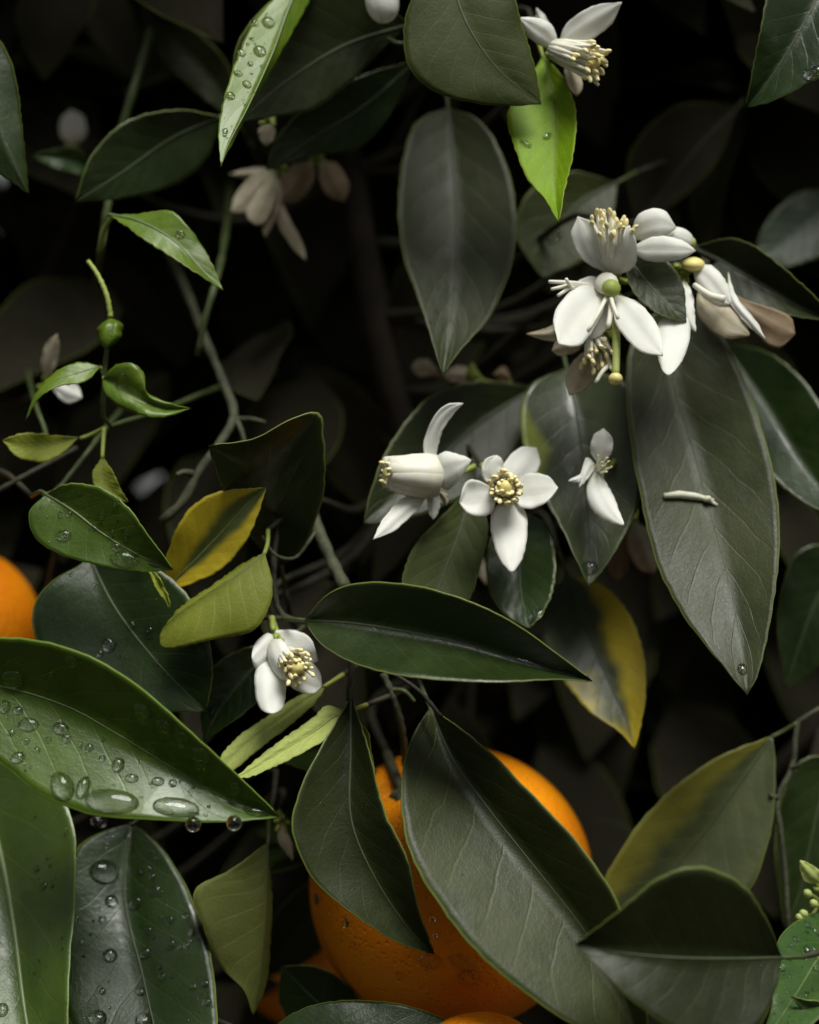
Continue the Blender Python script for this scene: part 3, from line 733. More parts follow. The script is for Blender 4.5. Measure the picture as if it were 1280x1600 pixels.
for a in [(155, 1283, 11, 1.2, 0), (163, 1362, 20, 1.2, 0), (174, 1408, 11, 1, 0), (212, 1410, 12, 1, 0), (243, 1392, 10, 1, 0), (231, 1455, 9, 1, 0), (267, 1476, 10, .9, .3), (266, 1438, 7, 1, 0), (172, 1493, 12, 1, 0), (227, 1490, 10, 1, 0), (254, 1526, 8, .9, 0),
          (300, 1458, 6, 1, 0), (321, 1537, 7, 1, 0), (324, 1566, 8, 1, 0), (219, 1550, 10, 1, 0), (153, 1592, 15, 1, 0), (160, 1549, 6, 1, 0), (206, 1324, 7, 1, 0), (200, 1308, 8, 1, 0), (232, 1358, 6, 1, 0), (292, 1478, 6, 1, 0), (302, 1542, 6, 1, 0), (160, 1436, 6, 1, 0), (238, 1370, 6, 1, 0), (220, 1363, 6, 1, 0), (291, 1431, 6, 1, 0), (225, 1595, 14, 1, 0)]:
    drop('left_drops', *a)
mist('left_drops', 110, 1.2, 4.0, (105, 1290, 335, 1600), 5)
for a in [(4, 1578, 12, .8, 0), (58, 1358, 7, .7, 1.2), (68, 1385, 7, 1, 0), (104, 1300, 7, .5, 0)]:
    drop('left_tall', *a)
mist('left_tall', 40, 1.2, 3.6, (0, 1270, 100, 1600), 6)
for a in [(419, 35, 11, 1, 0), (406, 80, 11, 1, 0), (378, 83, 7, 1, 0), (360, 150, 8, 1, 0), (372, 115, 6, 1.3, 0), (391, 100, 5, 1, 0), (398, 36, 7, 1, 0), (386, 132, 7, 1.2, .8), (352, 205, 6, .8, 0)]:
    drop('top_wet', *a)
mist('top_wet', 40, 1.2, 3.6, (340, 20, 430, 220), 7)
for a in [(182, 785, 8, .8, .4), (160, 805, 9, .6, .3), (108, 803, 6, 1, 0), (100, 837, 10, 1.3, 0), (195, 874, 12, 2.0, .1), (214, 858, 7, 1, 0), (182, 855, 7, 1.5, .1), (243, 878, 9, 1.4, -.3), (145, 826, 6, 1.4, 0), (174, 834, 6, 1, 0), (198, 838, 6, 1, 0)]:
    drop('wet_small', *a)
mist('wet_small', 70, 1.0, 3.2, (55, 765, 260, 885), 8)
for a in [(1263, 1446, 8, 1, 0), (1265, 1486, 11, 1.1, .5), (1220, 1512, 9, 1, 0), (1243, 1468, 6, 1, 0), (1233, 1497, 6, .8, 0), (1237, 1478, 5, 1, 0), (1275, 1455, 7, 1, 0), (1275, 1515, 7, 1, 0)]:
    drop('corner_wet', *a)
mist('corner_wet', 70, 1.2, 3.6, (1205, 1435, 1280, 1600), 9)
for a in [(170, 1008, 12, 1, 0), (205, 978, 8, 1, 0), (234, 988, 9, .8, 0), (156, 1022, 6, 1, 0), (245, 1035, 6, .8, 0)]:
    drop('dark_wet', *a)
mist('dark_wet', 40, 1.2, 3.4, (60, 900, 310, 1090), 10)
for a in [(190, 597, 10, 1.9, -.8), (200, 615, 8, 1.6, -.4)]: drop('shoot_right', *a)
drop('left_green', 282, 366, 8)
drop('right_top', 1272, 114, 15, 1.2)
drop('behind_lime', 864, 366, 15)
for a in [(822, 225, 6, 1.8, .7), (855, 213, 6, 1.6, -.8)]: drop('lime', *a)
for a in [(815, 1033, 8, 5.0, .30), (880, 1050, 9, 2.6, .36)]: drop('front_centre', *a)
drop('great_grey', 1160, 1046, 11, .8, .2)
drop('centre_right', 922, 888, 13, 1.1, 0)
drop('under_flower2', 838, 962, 9, 1.8, -.9)
drop('dark_small', 332, 1112, 8, .7, .4)
mist('tall_grey', 14, 1.0, 3.0, (630, 260, 800, 520), 21)
mist('mid_hang', 10, 1.0, 2.6, (470, 1200, 640, 1460), 22)
mist('great_mid', 8, 1.0, 2.4, (640, 1200, 900, 1560), 23)
mist('low_right', 12, 1.0, 2.4, (920, 1380, 1200, 1590), 24)
# drops hanging from the lower rim of the big wet leaf
for x, y, r in [(302, 1290, 13), (366, 1288, 13)]:
    V, F = ball_geo(P(x, y - 2, -38), r * .194 * MM * .9, nu=14, nv=10)
    put('water_drop', V, F, WATER, LEAVES['great_wet'].obj, origin=P(x, y - 2, -38))

# ------------------------------------------------------------------ oranges
def orange(x, y, rpx, d, label, group=None, stem=None):
    s = (CAM_Y + d * MM) / CAM_Y * HALF / 800
    c = P(x, y, d); R = rpx * s
    t = thing('orange', c, label, 'orange', group)
    ax = (P(*stem) - c).normalized() if stem else Vector((0, .2, 1)).normalized()
    q = Vector((0, 0, 1)).rotation_difference(ax)
    V, F = [], []
    nu, nv = 64, 40
    for j in range(nv + 1):
        th = math.pi * j / nv
        for k in range(nu):
            a = 2 * math.pi * k / nu
            rr = R * (1 + .006 * math.sin(5 * a + 1) * math.sin(th) + .004 * math.sin(3 * a))
            dimple = .10 * math.exp(-(th / .20) ** 2)
            rr *= 1 - dimple - .03 * math.exp(-((math.pi - th) / .25) ** 2)
            V.append(c + q @ Vector((math.sin(th) * math.cos(a), math.sin(th) * math.sin(a), math.cos(th) * .97)) * rr)
    for j in range(nv):
        for k in range(nu):
            F.append((j * nu + k, (j + 1) * nu + k, (j + 1) * nu + (k + 1) % nu, j * nu + (k + 1) % nu))
    put('peel', V, F, PEEL, t, origin=c)
    top = c + ax * R * .87
    g_ = Geo()
    for k in range(6):
        a = k * math.pi / 3
        o_ = q @ Vector((math.cos(a), math.sin(a), .12)) * R * .10
        g_.add(tube_geo([top, top + o_ * .6, top + o_], [R * .05, R * .045, R * .012], 6))
    put('calyx', g_.V, g_.F, TWIG, t, origin=top)
    put('fruit_stalk', *tube_geo([top - ax * R * .03, top + ax * R * .12 + Vector((0, .004, 0)), top + ax * R * .3 + Vector((0, .02, 0))], [.0019, .0017, .0016], 8), TWIG, t)
    join_twig(top + ax * R * .3 + Vector((0, .02, 0)), ax, 1.4)
    return t, c, R
main_orange, oc_, oR = orange(705, 1385, 223, 36, 'ripe orange partly hidden behind two large dark leaves', stem=(612, 1205, 14))
orange(-75, 985, 138, 72, 'out of focus orange above the raindrop covered leaf')
orange(478, 1540, 92, 120, 'dim reddish orange in shade beside the folded olive leaf')
orange(752, 1704, 120, -25, 'orange just below the ripe fruit hidden by leaves', stem=(760, 1690, 40))
def peel_drop(x, y, r, asp, ang):
    cam_o = Vector((0, -CAM_Y, CAM_Z)); dr = (P(x, y, 0) - cam_o).normalized()
    b = dr.dot(oc_ - cam_o); disc = oR * oR - ((oc_ - cam_o).length_squared - b * b)
    if disc < 0: return
    w = cam_o + dr * (b - math.sqrt(disc)); n = (w - oc_).normalized()
    xa = Vector((math.cos(ang), 0, -math.sin(ang))); xa = (xa - n * xa.dot(n)).normalized(); ya = n.cross(xa)
    s = r * .000194
    m = Matrix((xa * s * asp, ya * s, n * s)).transposed().to_4x4()
    o = bpy.data.objects.new('water_drop', DROP); col.objects.link(o); o.parent = main_orange
    m.translation = w - n * s * .12 - oc_; o.matrix_local = m
for a in [(732, 1528, 17, 1.1, 0), (722, 1505, 12, 2.0, .6), (672, 1502, 14, 1.3, 0), (625, 1525, 8, 1, 0), (552, 1478, 8, .7, 0), (540, 1442, 8, .8, 0), (676, 1437, 5, 1, 0), (680, 1462, 4, 1, 0), (494, 1405, 9, 1, 0)]:
    peel_drop(*a)

# ------------------------------------------------------------------ blossoms
GB = 'orange blossoms on the tree'
def petal(t, base, tip, A, B, d, e=(-1.5, -1.5), mat=None, belly=.5, thick=.00055, nu=20, nv=10, M=None, wave=.3):
    bl = blade_geo(base, tip, A, B, M, d, e, nu, nv, power=1.5, belly=belly, wave=wave, seed=int(base[0] + tip[1]), rough_edge=.7)
    o = put('petal', bl.V, bl.F, mat or PETAL, t, origin=bl.V[0], uvs=bl.UV)
    s = o.modifiers.new('thickness', 'SOLIDIFY'); s.thickness = thick; s.offset = 0
    return o

def stamens(t, base, tip, rb, rt, n=16, fr=.55, an=.9, flare=0.0, pistil=True, seed=1, mats=None, skew=.25, inner=.55):
    """base, tip: (px,py,d); radii in px"""
    r = random.Random(seed)
    b, p = P(*base), P(*tip)
    ax = (p - b).normalized(); Lg = (p - b).length
    n1 = ax.orthogonal().normalized(); n2 = ax.cross(n1)
    s = HALF / 800
    G = Geo()
    for k in range(n):
        a = 2 * math.pi * (k + r.uniform(-.2, .2)) / n
        o = (n1 * math.cos(a) + n2 * math.sin(a)) * (1.0 if k % 3 else inner)
        ln = Lg * r.uniform(1 - skew, 1.06)
        q0 = b + o * rb * s * .8
        q1 = b + o * (rb + (rt - rb) * .45) * s * 1.05 + ax * ln * .55
        q2 = b + o * (rt + flare * r.random()) * s * r.uniform(.85, 1.1) + ax * ln
        G.add(tube_geo([q0, (q0 + q1) / 2 + o * s * .6, q1, q2], [fr * 1.5 * MM * .8, fr * 1.4 * MM * .8, fr * MM * .9, fr * MM * .5], 6), 0)
        dr = (q2 - q1).normalized()
        G.add(ball_geo(q2 + dr * an * MM * .4, an * MM * .48, dr + Vector((r.uniform(-.5, .5), r.uniform(-.5, .5), r.uniform(-.5, .5))), 2.0, 8, 6), 1)
    put('stamens', G.V, G.F, mats or [FILAMENT, ANTHER], t, kind='stuff', midx=G.M)
    if pistil:
        G2 = Geo()
        G2.add(tube_geo([b, b + ax * Lg * .8], [.9 * MM, .7 * MM], 8), 0)
        G2.add(ball_geo(b + ax * Lg * .98, 2.1 * MM, ax, .85, 12, 9), 1)
        put('pistil', G2.V, G2.F, [STYLE, STIGMA], t, midx=G2.M)

def stalk(t, at, to, r=1.0, cal=2.4, ax=None):
    a, b = P(*at), P(*to)
    dr = (a - b).normalized()
    G = Geo()
    G.add(ball_geo(a - dr * .001, cal * MM * .8, dr, .7, 12, 8))
    for k in range(5):
        n1 = dr.orthogonal().normalized(); n1.rotate(Matrix.Rotation(k * 2 * math.pi / 5, 3, dr))
        G.add(tube_geo([a + n1 * cal * .5 * MM, a + n1 * cal * .95 * MM + dr * .0008, a + n1 * cal * 1.1 * MM + dr * .0022], [.9 * MM, .7 * MM, .15 * MM], 6))
    put('calyx', G.V, G.F, CALYX, t)
    c = spline([at, tuple((np.array(at) + np.array(to)) / 2 + np.array([4, 4, 2])), to], 8)
    put('flower_stalk', *tube_geo([P(*q) for q in c], [r * MM * .9] * 8, 7), CALYX, t)
    join_twig(b, (b - a).normalized(), .7)

def blossom(at, label, name='blossom'):
    return thing(name, P(*at), label, 'flower', GB)

# open flower facing out, middle
f = blossom((785, 765, 2), 'open white blossom with five petals and a round yellow centre')
petal(f, (788, 760), (838, 700), [(786, 728), (812, 700)], [(815, 757), (843, 730)], (2, 3, 11), (1, 1))
petal(f, (798, 768), (872, 762), [(822, 741), (856, 744)], [(815, 793), (850, 787)], (2, -3, -4), (2, -4))
petal(f, (792, 780), (800, 896), [(769, 800), (771, 845), (784, 878)], [(818, 795), (823, 835), (815, 875)], (2, -9, -17), (1.5, 1.5), belly=-.5)
petal(f, (778, 772), (718, 786), [(752, 752), (730, 752)], [(765, 803), (735, 803)], (2, -3, -5), (-1, -3))
petal(f, (775, 762), (776, 711), [(754, 745), (757, 720)], [(783, 740), (785, 718)], (2, -1, 0), (-1, 1))
stamens(f, (786, 764, 2), (790, 761, -13), 15, 21, 34, .95, 1.6, 3, seed=2)
stalk(f, (783, 764, 4), (752, 725, 14))
# side view flower with the stamen tube
f = blossom((676, 745, 4), 'white blossom seen from the side, stamen tube pointing out, one petal arching upward')
petal(f, (675, 738), (724, 630), [(662, 700), (676, 655), (700, 632)], [(683, 705), (692, 672), (708, 648)], (3, 0, -2), (0, 1))
petal(f, (678, 742), (736, 719), [(690, 708), (718, 711)], [(698, 765), (722, 742)], (3, -3, -2), (1.5, 1.5), belly=-.6)
petal(f, (674, 762), (583, 843), [(630, 778), (598, 812)], [(658, 790), (615, 830)], (3, -4, -14), (1, 1))
petal(f, (676, 764), (677, 812), [(668, 780), (670, 800)], [(688, 785), (685, 800)], (4, 2, 2), (1, 1))
petal(f, (672, 738), (664, 708), [(658, 728), (657, 714)], [(675, 725), (671, 712)], (5, 6, 7), (1, 1))
petal(f, (682, 764), (698, 790), [(690, 780)], [(700, 775)], (6, 7, 8), (1, 1), mat=PETAL_OLD)
stamens(f, (676, 745, 2), (606, 740, -4), 13, 16, 11, 4.2, 1.2, 3, seed=4, skew=.05, inner=.9)
stalk(f, (682, 745, 4), (742, 728, 14))
# half open flower at lower left
f = blossom((446, 1030, -8), 'half open white blossom with cupped petals above the pale green leaf pair')
petal(f, (432, 1010), (497, 1032), [(424, 990), (450, 984), (484, 996)], [(440, 1040), (475, 1040)], (-2, -2, -8), (3, -1), belly=1.0)
petal(f, (440, 1042), (503, 1072), [(470, 1030), (497, 1045)], [(455, 1072), (488, 1084)], (-6, -10, -12), (1, -2), belly=.8)
petal(f, (432, 1030), (425, 1116), [(404, 1038), (399, 1075), (408, 1108)], [(446, 1055), (446, 1085), (440, 1108)], (-6, -15, -22), (2, 2), belly=-.6)
petal(f, (432, 1004), (394, 1030), [(420, 990), (398, 1008)], [(424, 1030), (402, 1046)], (-4, -9, -12), (2, 2), belly=-.8)
petal(f, (426, 1000), (462, 1062), [(419, 1012), (424, 1040), (440, 1060)], [(440, 1000), (458, 1030)], (-8, -15, -17), (3, 1), belly=-.6)
stamens(f, (448, 1026, -8), (464, 1044, -20), 15, 19, 32, .95, 1.5, 5, seed=5)
stalk(f, (430, 1000, -3), (427, 968, 4))
# three petalled small flower
f = blossom((936, 730, 4), 'slender white blossom with two opposed petals in front of the wet tipped leaf')
petal(f, (937, 728), (943, 669), [(923, 705), (928, 680)], [(955, 708), (957, 685)], (4, 0, 0), (1, 1))
petal(f, (930, 732), (976, 822), [(917, 765), (925, 795), (945, 812)], [(945, 752), (962, 785)], (4, -5, -14), (1.5, 1.5), belly=-.6)
petal(f, (930, 725), (905, 762), [(918, 715), (908, 740)], [(926, 738), (915, 752)], (4, 0, -2), (.5, .5))
petal(f, (921, 738), (888, 752), [(905, 742)], [(908, 752)], (2, -2, -3), (.5, .5), nu=12, nv=6)
stamens(f, (934, 736, 4), (945, 724, -4), 5, 11, 7, .4, .7, 3, pistil=False, seed=6)
stalk(f, (938, 732, 6), (960, 720, 18))
# upper cluster: top flower
f = blossom((960, 425, 6), 'white blossom at the top of the crowded cluster, fringed with cream stamens')
petal(f, (958, 432), (903, 338), [(910, 405), (892, 370)], [(940, 400), (930, 352)], (4, -2, -2), (1, -1))
petal(f, (960, 432), (984, 352), [(940, 400), (958, 362)], [(992, 415), (994, 378)], (4, -6, -8), (1, 1), mat=PETAL)
petal(f, (985, 372), (1056, 356), [(1000, 334), (1035, 328)], [(1010, 376), (1040, 368)], (2, -4, -2), (1, 1), belly=-.5)
petal(f, (984, 388), (1087, 392), [(1025, 370), (1065, 376)], [(1010, 406), (1058, 406)], (0, -6, -6), (1, 1), belly=-.5)
stamens(f, (958, 400, 0), (956, 340, -8), 16, 24, 24, .95, 1.5, 8, pistil=False, seed=7, skew=.35)
stalk(f, (958, 432, 4), (985, 440, 18))
# bud at the right of it
def bud(x, y, r, d, ax, label, mat=PETAL, to=None):
    t = thing('flower_bud', P(x, y, d), label, 'flower bud', 'flower buds on the tree')
    c = P(x, y, d); a = Vector(ax).normalized(); s = HALF / 800 * r
    for k in range(5):
        n1 = a.orthogonal().normalized(); n1.rotate(Matrix.Rotation(k * 2 * math.pi / 5 + .4, 3, a)); n2 = a.cross(n1)
        V, F, UV = [], [], []
        nu, nv = 12, 6
        for i in range(nu + 1):
            th = math.pi * (.04 + .94 * i / nu)
            for j in range(nv + 1):
                ph = (j / nv - .5) * 1.55
                rr = s * (1 + .05 * math.cos(ph * 2))
                V.append(c - a * math.cos(th) * s * 1.35 + (n1 * math.cos(ph) + n2 * math.sin(ph)) * math.sin(th) ** .8 * rr); UV.append((i / nu, j / nv))
        for i in range(nu):
            for j in range(nv):
                q = i * (nv + 1) + j; F.append((q, q + 1, q + nv + 2, q + nv + 1))
        put('petal', V, F, mat, t, uvs=UV, origin=c)
    put('calyx', *ball_geo(c - a * s * 1.25, s * .62, a, .7, 12, 8), CALYX, t)
    e_ = c - a * s * 1.6 + Vector((0, .006, 0))
    put('flower_stalk', *tube_geo([c - a * s * 1.2, (c - a * s * 1.45), e_], [.0009] * 3, 7), CALYX, t)
    join_twig(e_, -a, .7)
bud(1061, 373, 17, 2, (-.9, -.2, .35), 'round cream flower bud beside the long white petals of the cluster')
bud(597, 2, 26, 12, (.2, -.2, -1), 'round cream flower bud hanging at the top between dark leaves')
# upper cluster: middle flower
f = blossom((955, 448, -2), 'wide open white blossom in the middle of the cluster with a bare green centre')
petal(f, (948, 452), (872, 538), [(905, 448), (866, 490)], [(940, 490), (905, 540)], (0, -9, -18), (1, -1), belly=-.5)
petal(f, (960, 460), (1036, 556), [(962, 505), (1000, 548)], [(1000, 475), (1032, 520)], (0, -9, -18), (-1, 1), belly=-.4)
petal(f, (1052, 488), (1045, 588), [(1030, 505), (1028, 545), (1034, 578)], [(1074, 498), (1078, 525), (1062, 570)], (-2, -10, -20), (1, 1), belly=-.4)
petal(f, (952, 462), (925, 530), [(925, 480), (915, 510)], [(955, 495), (942, 522)], (2, -3, -3), (1, 1))
for k, (x, y) in enumerate([(858, 440), (862, 452), (872, 462), (885, 436)]):
    put('filament', *px_tube([(930, 447, -1), (895, 442 + 3 * k, -5), (x, y, -9)], .75, .55, 8, 6), FILAMENT, f)
put('filament', *px_tube([(956, 465, -2), (954, 490, -8), (950, 512, -10)], .9, .8, 8, 6), FILAMENT, f)
petal(f, (950, 440), (896, 452), [(925, 432), (905, 438)], [(930, 456), (908, 460)], (2, -1, -2), (1, 1), nu=14, nv=6)
petal(f, (945, 462), (864, 508), [(905, 466), (872, 486)], [(925, 500), (885, 520)], (4, 2, 0), (1, 1))
for k, (x, y) in enumerate([(918, 518), (966, 498)]):
    put('filament', *px_tube([(952, 455, -3), ((952 + x) / 2, (455 + y) / 2 + 3, -9), (x, y, -11)], .7, .6, 8, 6), FILAMENT, f)
put('ovary', *ball_geo(P(955, 450, -5), 3.0 * MM, (.3, -1, .4), .8, 14, 10), CALYX, f)
put('disc', *ball_geo(P(948, 443, -4), 3.6 * MM, (-.2, -1, .3), .55, 14, 10), FILAMENT, f)
stalk(f, (956, 452, 2), (975, 470, 20))
# upper cluster: lower flower with long style
f = blossom((935, 545, 6), 'drooping cream blossom at the bottom of the cluster, petals shed from its green style')
petal(f, (930, 540), (890, 618), [(900, 560), (884, 592)], [(938, 572), (915, 608)], (6, 2, 0), (1, 1), mat=PETAL_OLD)
petal(f, (920, 530), (822, 522), [(880, 505), (850, 514)], [(880, 535), (845, 530)], (8, 4, 6), (1, 1), mat=PETAL_OLD)
petal(f, (915, 535), (862, 548), [(890, 520), (870, 532)], [(900, 550), (875, 556)], (6, 2, 2), (1, 1), mat=PETAL_OLD)
stamens(f, (930, 530, 4), (938, 566, -6), 12, 20, 18, .9, 1.5, 8, pistil=False, seed=9, skew=.4)
put('style', *px_tube([(962, 500, -4), (963, 545, -6), (962, 588, -8)], 1.3, 1.2, 10, 8), STYLE, f)
put('stigma', *ball_geo(P(962, 592, -8), 2.2 * MM, (0, -.3, -1), .85, 12, 9), STIGMA, f)
put('filament', *px_tube([(955, 568, -2), (942, 580, -5), (931, 598, -6)], .8, .6, 8, 6), FILAMENT, f)
stalk(f, (945, 525, 8), (965, 500, 20))
# right hand drooping flower
f = blossom((1085, 430, 6), 'drooping white blossom with closed petals browning at the tips, yellow-green calyx above')
petal(f, (1082, 420), (1142, 475), [(1095, 455), (1122, 478)], [(1110, 415), (1138, 448)], (6, 0, -2), (1, 1), belly=-.7)
petal(f, (1070, 435), (1088, 520), [(1055, 460), (1066, 500)], [(1082, 460), (1086, 495)], (6, -2, -4), (1, 1))
petal(f, (1062, 440), (1078, 510), [(1056, 470)], [(1072, 470)], (8, 4, 2), (1, 1))
petal(f, (1092, 448), (1172, 525), [(1090, 490), (1130, 528)], [(1130, 470), (1162, 500)], (4, -2, -4), (1, 1), mat=PETAL_OLD, belly=-.5)
petal(f, (1138, 425), (1198, 532), [(1140, 470), (1172, 512)], [(1150, 462), (1180, 500)], (4, -4, -4), (1, 1))
petal(f, (1120, 450), (1243, 522), [(1160, 498), (1215, 545)], [(1170, 470), (1235, 495)], (8, 6, 4), (1, 1), mat=PETAL_TAN)
put('pistil', *px_tube([(1085, 445, 0), (1110, 462, -4), (1132, 468, -6)], .8, 1.3, 10, 8), FILAMENT, f)
put('disc', *ball_geo(P(1083, 413, 4), 3.6 * MM, (0, -.3, 1), .6, 14, 9), STIGMA, f)
stalk(f, (1068, 425, 8), (1056, 415, 22), 1.2, 3.0)
# top flower
f = blossom((872, 75, 8), 'white blossom with a spray of cream stamens above the lime green leaf')
petal(f, (872, 72), (812, 28), [(848, 72), (822, 52)], [(862, 40), (835, 28)], (6, 0, -2), (1, 1), belly=-.6)
petal(f, (872, 74), (972, 3), [(885, 38), (925, 10)], [(915, 66), (955, 38)], (6, 0, -4), (1, 1), belly=.5)
petal(f, (884, 85), (902, 150), [(882, 115), (890, 140)], [(905, 110), (910, 138)], (8, 6, 4), (1, 1), mat=PETAL_OLD)
petal(f, (862, 50), (838, 12), [(838, 35)], [(852, 25)], (10, 10, 10), (1, 1), mat=PETAL)
stamens(f, (868, 78, 4), (930, 98, -8), 14, 24, 26, 1.0, 1.6, 6, seed=12, skew=.3)
put('filament', *px_tube([(905, 105, 0), (922, 120, -4), (935, 133, -6)], .7, .5, 8, 6), FILAMENT, f)
stalk(f, (862, 78, 8), (850, 92, 22))
# dim flowers further back
f = blossom((430, 268, 60), 'withered tan blossom in shade with one long drooping petal')
petal(f, (432, 268), (360, 332), [(400, 270), (368, 305)], [(420, 300), (385, 330)], (60, 56, 54), (1, 1), mat=PETAL_OLD)
petal(f, (432, 270), (400, 352), [(405, 295), (385, 335)], [(430, 310), (415, 345)], (58, 52, 50), (1, 1), mat=PETAL_OLD)
petal(f, (436, 275), (414, 372), [(422, 310), (410, 345)], [(440, 310), (426, 350)], (58, 54, 52), (1, 1), mat=PETAL_OLD)
petal(f, (432, 285), (478, 408), [(428, 330), (452, 380)], [(445, 325), (475, 385)], (60, 54, 52), (1, 1), mat=PETAL_OLD)
petal(f, (428, 265), (358, 272), [(395, 262)], [(395, 280)], (62, 60, 60), (1, 1), mat=PETAL_OLD)
stalk(f, (436, 262, 62), (442, 240, 74))
f = blossom((492, 255, 64), 'brown withered blossom under the dark leaf beside the drooping one')
petal(f, (490, 250), (436, 314), [(455, 260), (436, 290)], [(490, 285), (465, 315)], (64, 60, 60), (1, 1), mat=PETAL_TAN)
petal(f, (500, 252), (538, 316), [(500, 285), (515, 308)], [(525, 255), (546, 290)], (64, 58, 58), (1, 1), mat=PETAL_TAN)
stalk(f, (495, 250, 66), (500, 228, 78))
f = blossom((720, 585, 56), 'row of blurred pale petals behind the middle blossoms')
petal(f, (690, 590), (643, 574), [(670, 562), (652, 562)], [(680, 586), (655, 588)], (56, 52, 50), (1, 1), mat=PETAL_OLD)
petal(f, (742, 590), (692, 588), [(725, 572), (705, 575)], [(730, 598), (705, 596)], (56, 52, 50), (1, 1), mat=PETAL_OLD)
petal(f, (740, 600), (738, 566), [(728, 585)], [(748, 585)], (54, 52, 52), (1, 1), mat=CALYX)
petal(f, (800, 596), (770, 585), [(788, 572)], [(784, 596)], (58, 56, 56), (1, 1), mat=PETAL_TAN)
stalk(f, (745, 592, 58), (800, 600, 66), .8, 1.8)
f = blossom((990, 820, 44), 'blurred pinkish blossom half hidden behind the largest hanging leaf')
petal(f, (988, 815), (1022, 895), [(980, 850), (1000, 890)], [(1015, 830), (1030, 875)], (44, 40, 38), (1, 1), mat=PETAL_OLD)
petal(f, (980, 820), (965, 908), [(955, 850), (950, 890)], [(985, 860), (978, 895)], (44, 42, 42), (1, 1), mat=PETAL_TAN)
stalk(f, (985, 815, 46), (990, 790, 58))
f = blossom((745, 850, 40), 'single dim petal showing between two leaves under the middle blossoms')
petal(f, (742, 845), (760, 915), [(738, 880)], [(758, 880)], (40, 38, 36), (1, 1), mat=PETAL_OLD)
stalk(f, (744, 846, 42), (750, 825, 54))
f = blossom((85, 590, 34), 'pale grey blossom behind the small leaves of the young shoot')
petal(f, (72, 590), (90, 522), [(64, 570), (74, 535)], [(86, 575), (92, 545)], (36, 32, 30), (1, 1), mat=PETAL_OLD)
petal(f, (78, 600), (128, 622), [(100, 596), (122, 604)], [(85, 612), (105, 630)], (36, 32, 30), (1, 1), mat=PETAL)
stalk(f, (76, 596, 38), (60, 605, 50))
f = blossom((112, 200, 95), 'very blurred pale petal deep in shade above a small leaf')
petal(f, (112, 228), (110, 172), [(94, 210), (96, 185)], [(134, 212), (130, 182)], (95, 92, 90), (1, 1), mat=PETAL)
stalk(f, (112, 226, 97), (116, 245, 108))
f = blossom((415, 205, 30), 'tiny white petal below the broad dark leaf at the top')
petal(f, (418, 195), (416, 228), [(404, 202), (408, 220)], [(430, 200), (426, 220)], (30, 28, 28), (1, 1), mat=PETAL_OLD)
stalk(f, (418, 196, 32), (426, 184, 44))
f = blossom((447, 1310, 20), 'narrow grey petal in shade by the folded olive leaf')
petal(f, (440, 1285), (458, 1345), [(434, 1310)], [(455, 1315)], (22, 20, 20), (1, 1), mat=PETAL_OLD)
stalk(f, (440, 1286, 22), (436, 1268, 34))
f = blossom((1262, 1390, 4), 'pale green spent blossoms above the corner leaf with fine raindrops')
petal(f, (1282, 1380), (1250, 1344), [(1258, 1378), (1250, 1360)], [(1280, 1362), (1266, 1350)], (4, 0, 0), (1, 1), mat=STYLE)
petal(f, (1285, 1385), (1300, 1345), [(1278, 1362)], [(1296, 1370)], (4, 2, 2), (1, 1), mat=STYLE)
for x, y in [(1262, 1396), (1272, 1412), (1256, 1428), (1250, 1434)]:
    put('small_bud', *ball_geo(P(x, y, 2), 1.3 * MM, (-.6, -.3, .5), 1.2, 10, 7), STYLE, f)
    put('small_stalk', *px_tube([(x, y, 3), (x + 9, y + 4, 5), (1284, 1412, 8)], .6, .6, 6, 6), CALYX, f)
stalk(f, (1284, 1388, 8), (1288, 1440, 20))

SCRAP = simple_mat('withered_scrap', (.78, .78, .66), .6, .3, .2, c2=(.66, .65, .5), scale=500)
# withered stamen stuck on the big leaf
bl = LEAVES['great_grey']
pts = []
for x, y in [(1036, 777), (1060, 775), (1085, 778), (1104, 782), (1114, 786)]:
    w, n_ = on_leaf(bl, x, y); pts.append(w + (n_ if n_.y < 0 else -n_) * .0010)
t = thing('fallen_stamen', pts[0], 'pale withered stamen lying across the largest hanging leaf', 'flower scrap')
put('filament', *tube_geo(pts, [.0008, .0012, .0011, .0008, .0009], 8), SCRAP, t)
put('anther', *ball_geo(pts[-2] + Vector((0, -.001, 0)), .0010, (1, -.3, .4), 1.3, 10, 7), SCRAP, t)
put('anther', *tube_geo([pts[-2], pts[-1] + Vector((.0012, -.0005, -.0012))], [.0009, .0004], 6), FILAMENT, t)

# ------------------------------------------------------------------ leaves deeper in the crown
def leaf_template(n=10, fold=.25, droop=.35, wid=.22):
    V, F, UV = [], [], []
    for i in range(n + 1):
        t = i / n
        w = wid * math.sin(math.pi * t ** .85) ** .85 if 0 < t < 1 else .004
        z = -droop * t * t
        for k, s in enumerate((-1, -.5, 0, .5, 1)):
            V.append((w * s, t, z + fold * w * abs(s) + .012 * math.sin(t * 14 + s * 2) * abs(s))); UV.append((t, .5 + s / 2))
    for i in range(n):
        for k in range(4):
            a = i * 5 + k; F.append((a, a + 1, a + 6, a + 5))
    return np.array(V), F, np.array(UV)

TEMPL = [leaf_template(10, .3, .30, .22), leaf_template(10, .15, .15, .25), leaf_template(10, .4, .45, .19)]
def leaf_basis(r, p, droopy=.55):
    # leaves lean out of the crown (towards -Y and to the sides) and hang
    out_ = Vector((p.x * 1.2 + r.uniform(-.9, .9), -.55 + r.uniform(-.6, .5), -droopy + r.uniform(-.7, .7))).normalized()
    up = Vector((r.uniform(-.6, .6), -.75 + r.uniform(-.5, .5), .8 + r.uniform(-.5, .5)))
    z = (up - out_ * up.dot(out_)).normalized()
    x = out_.cross(z)
    return x, out_, z

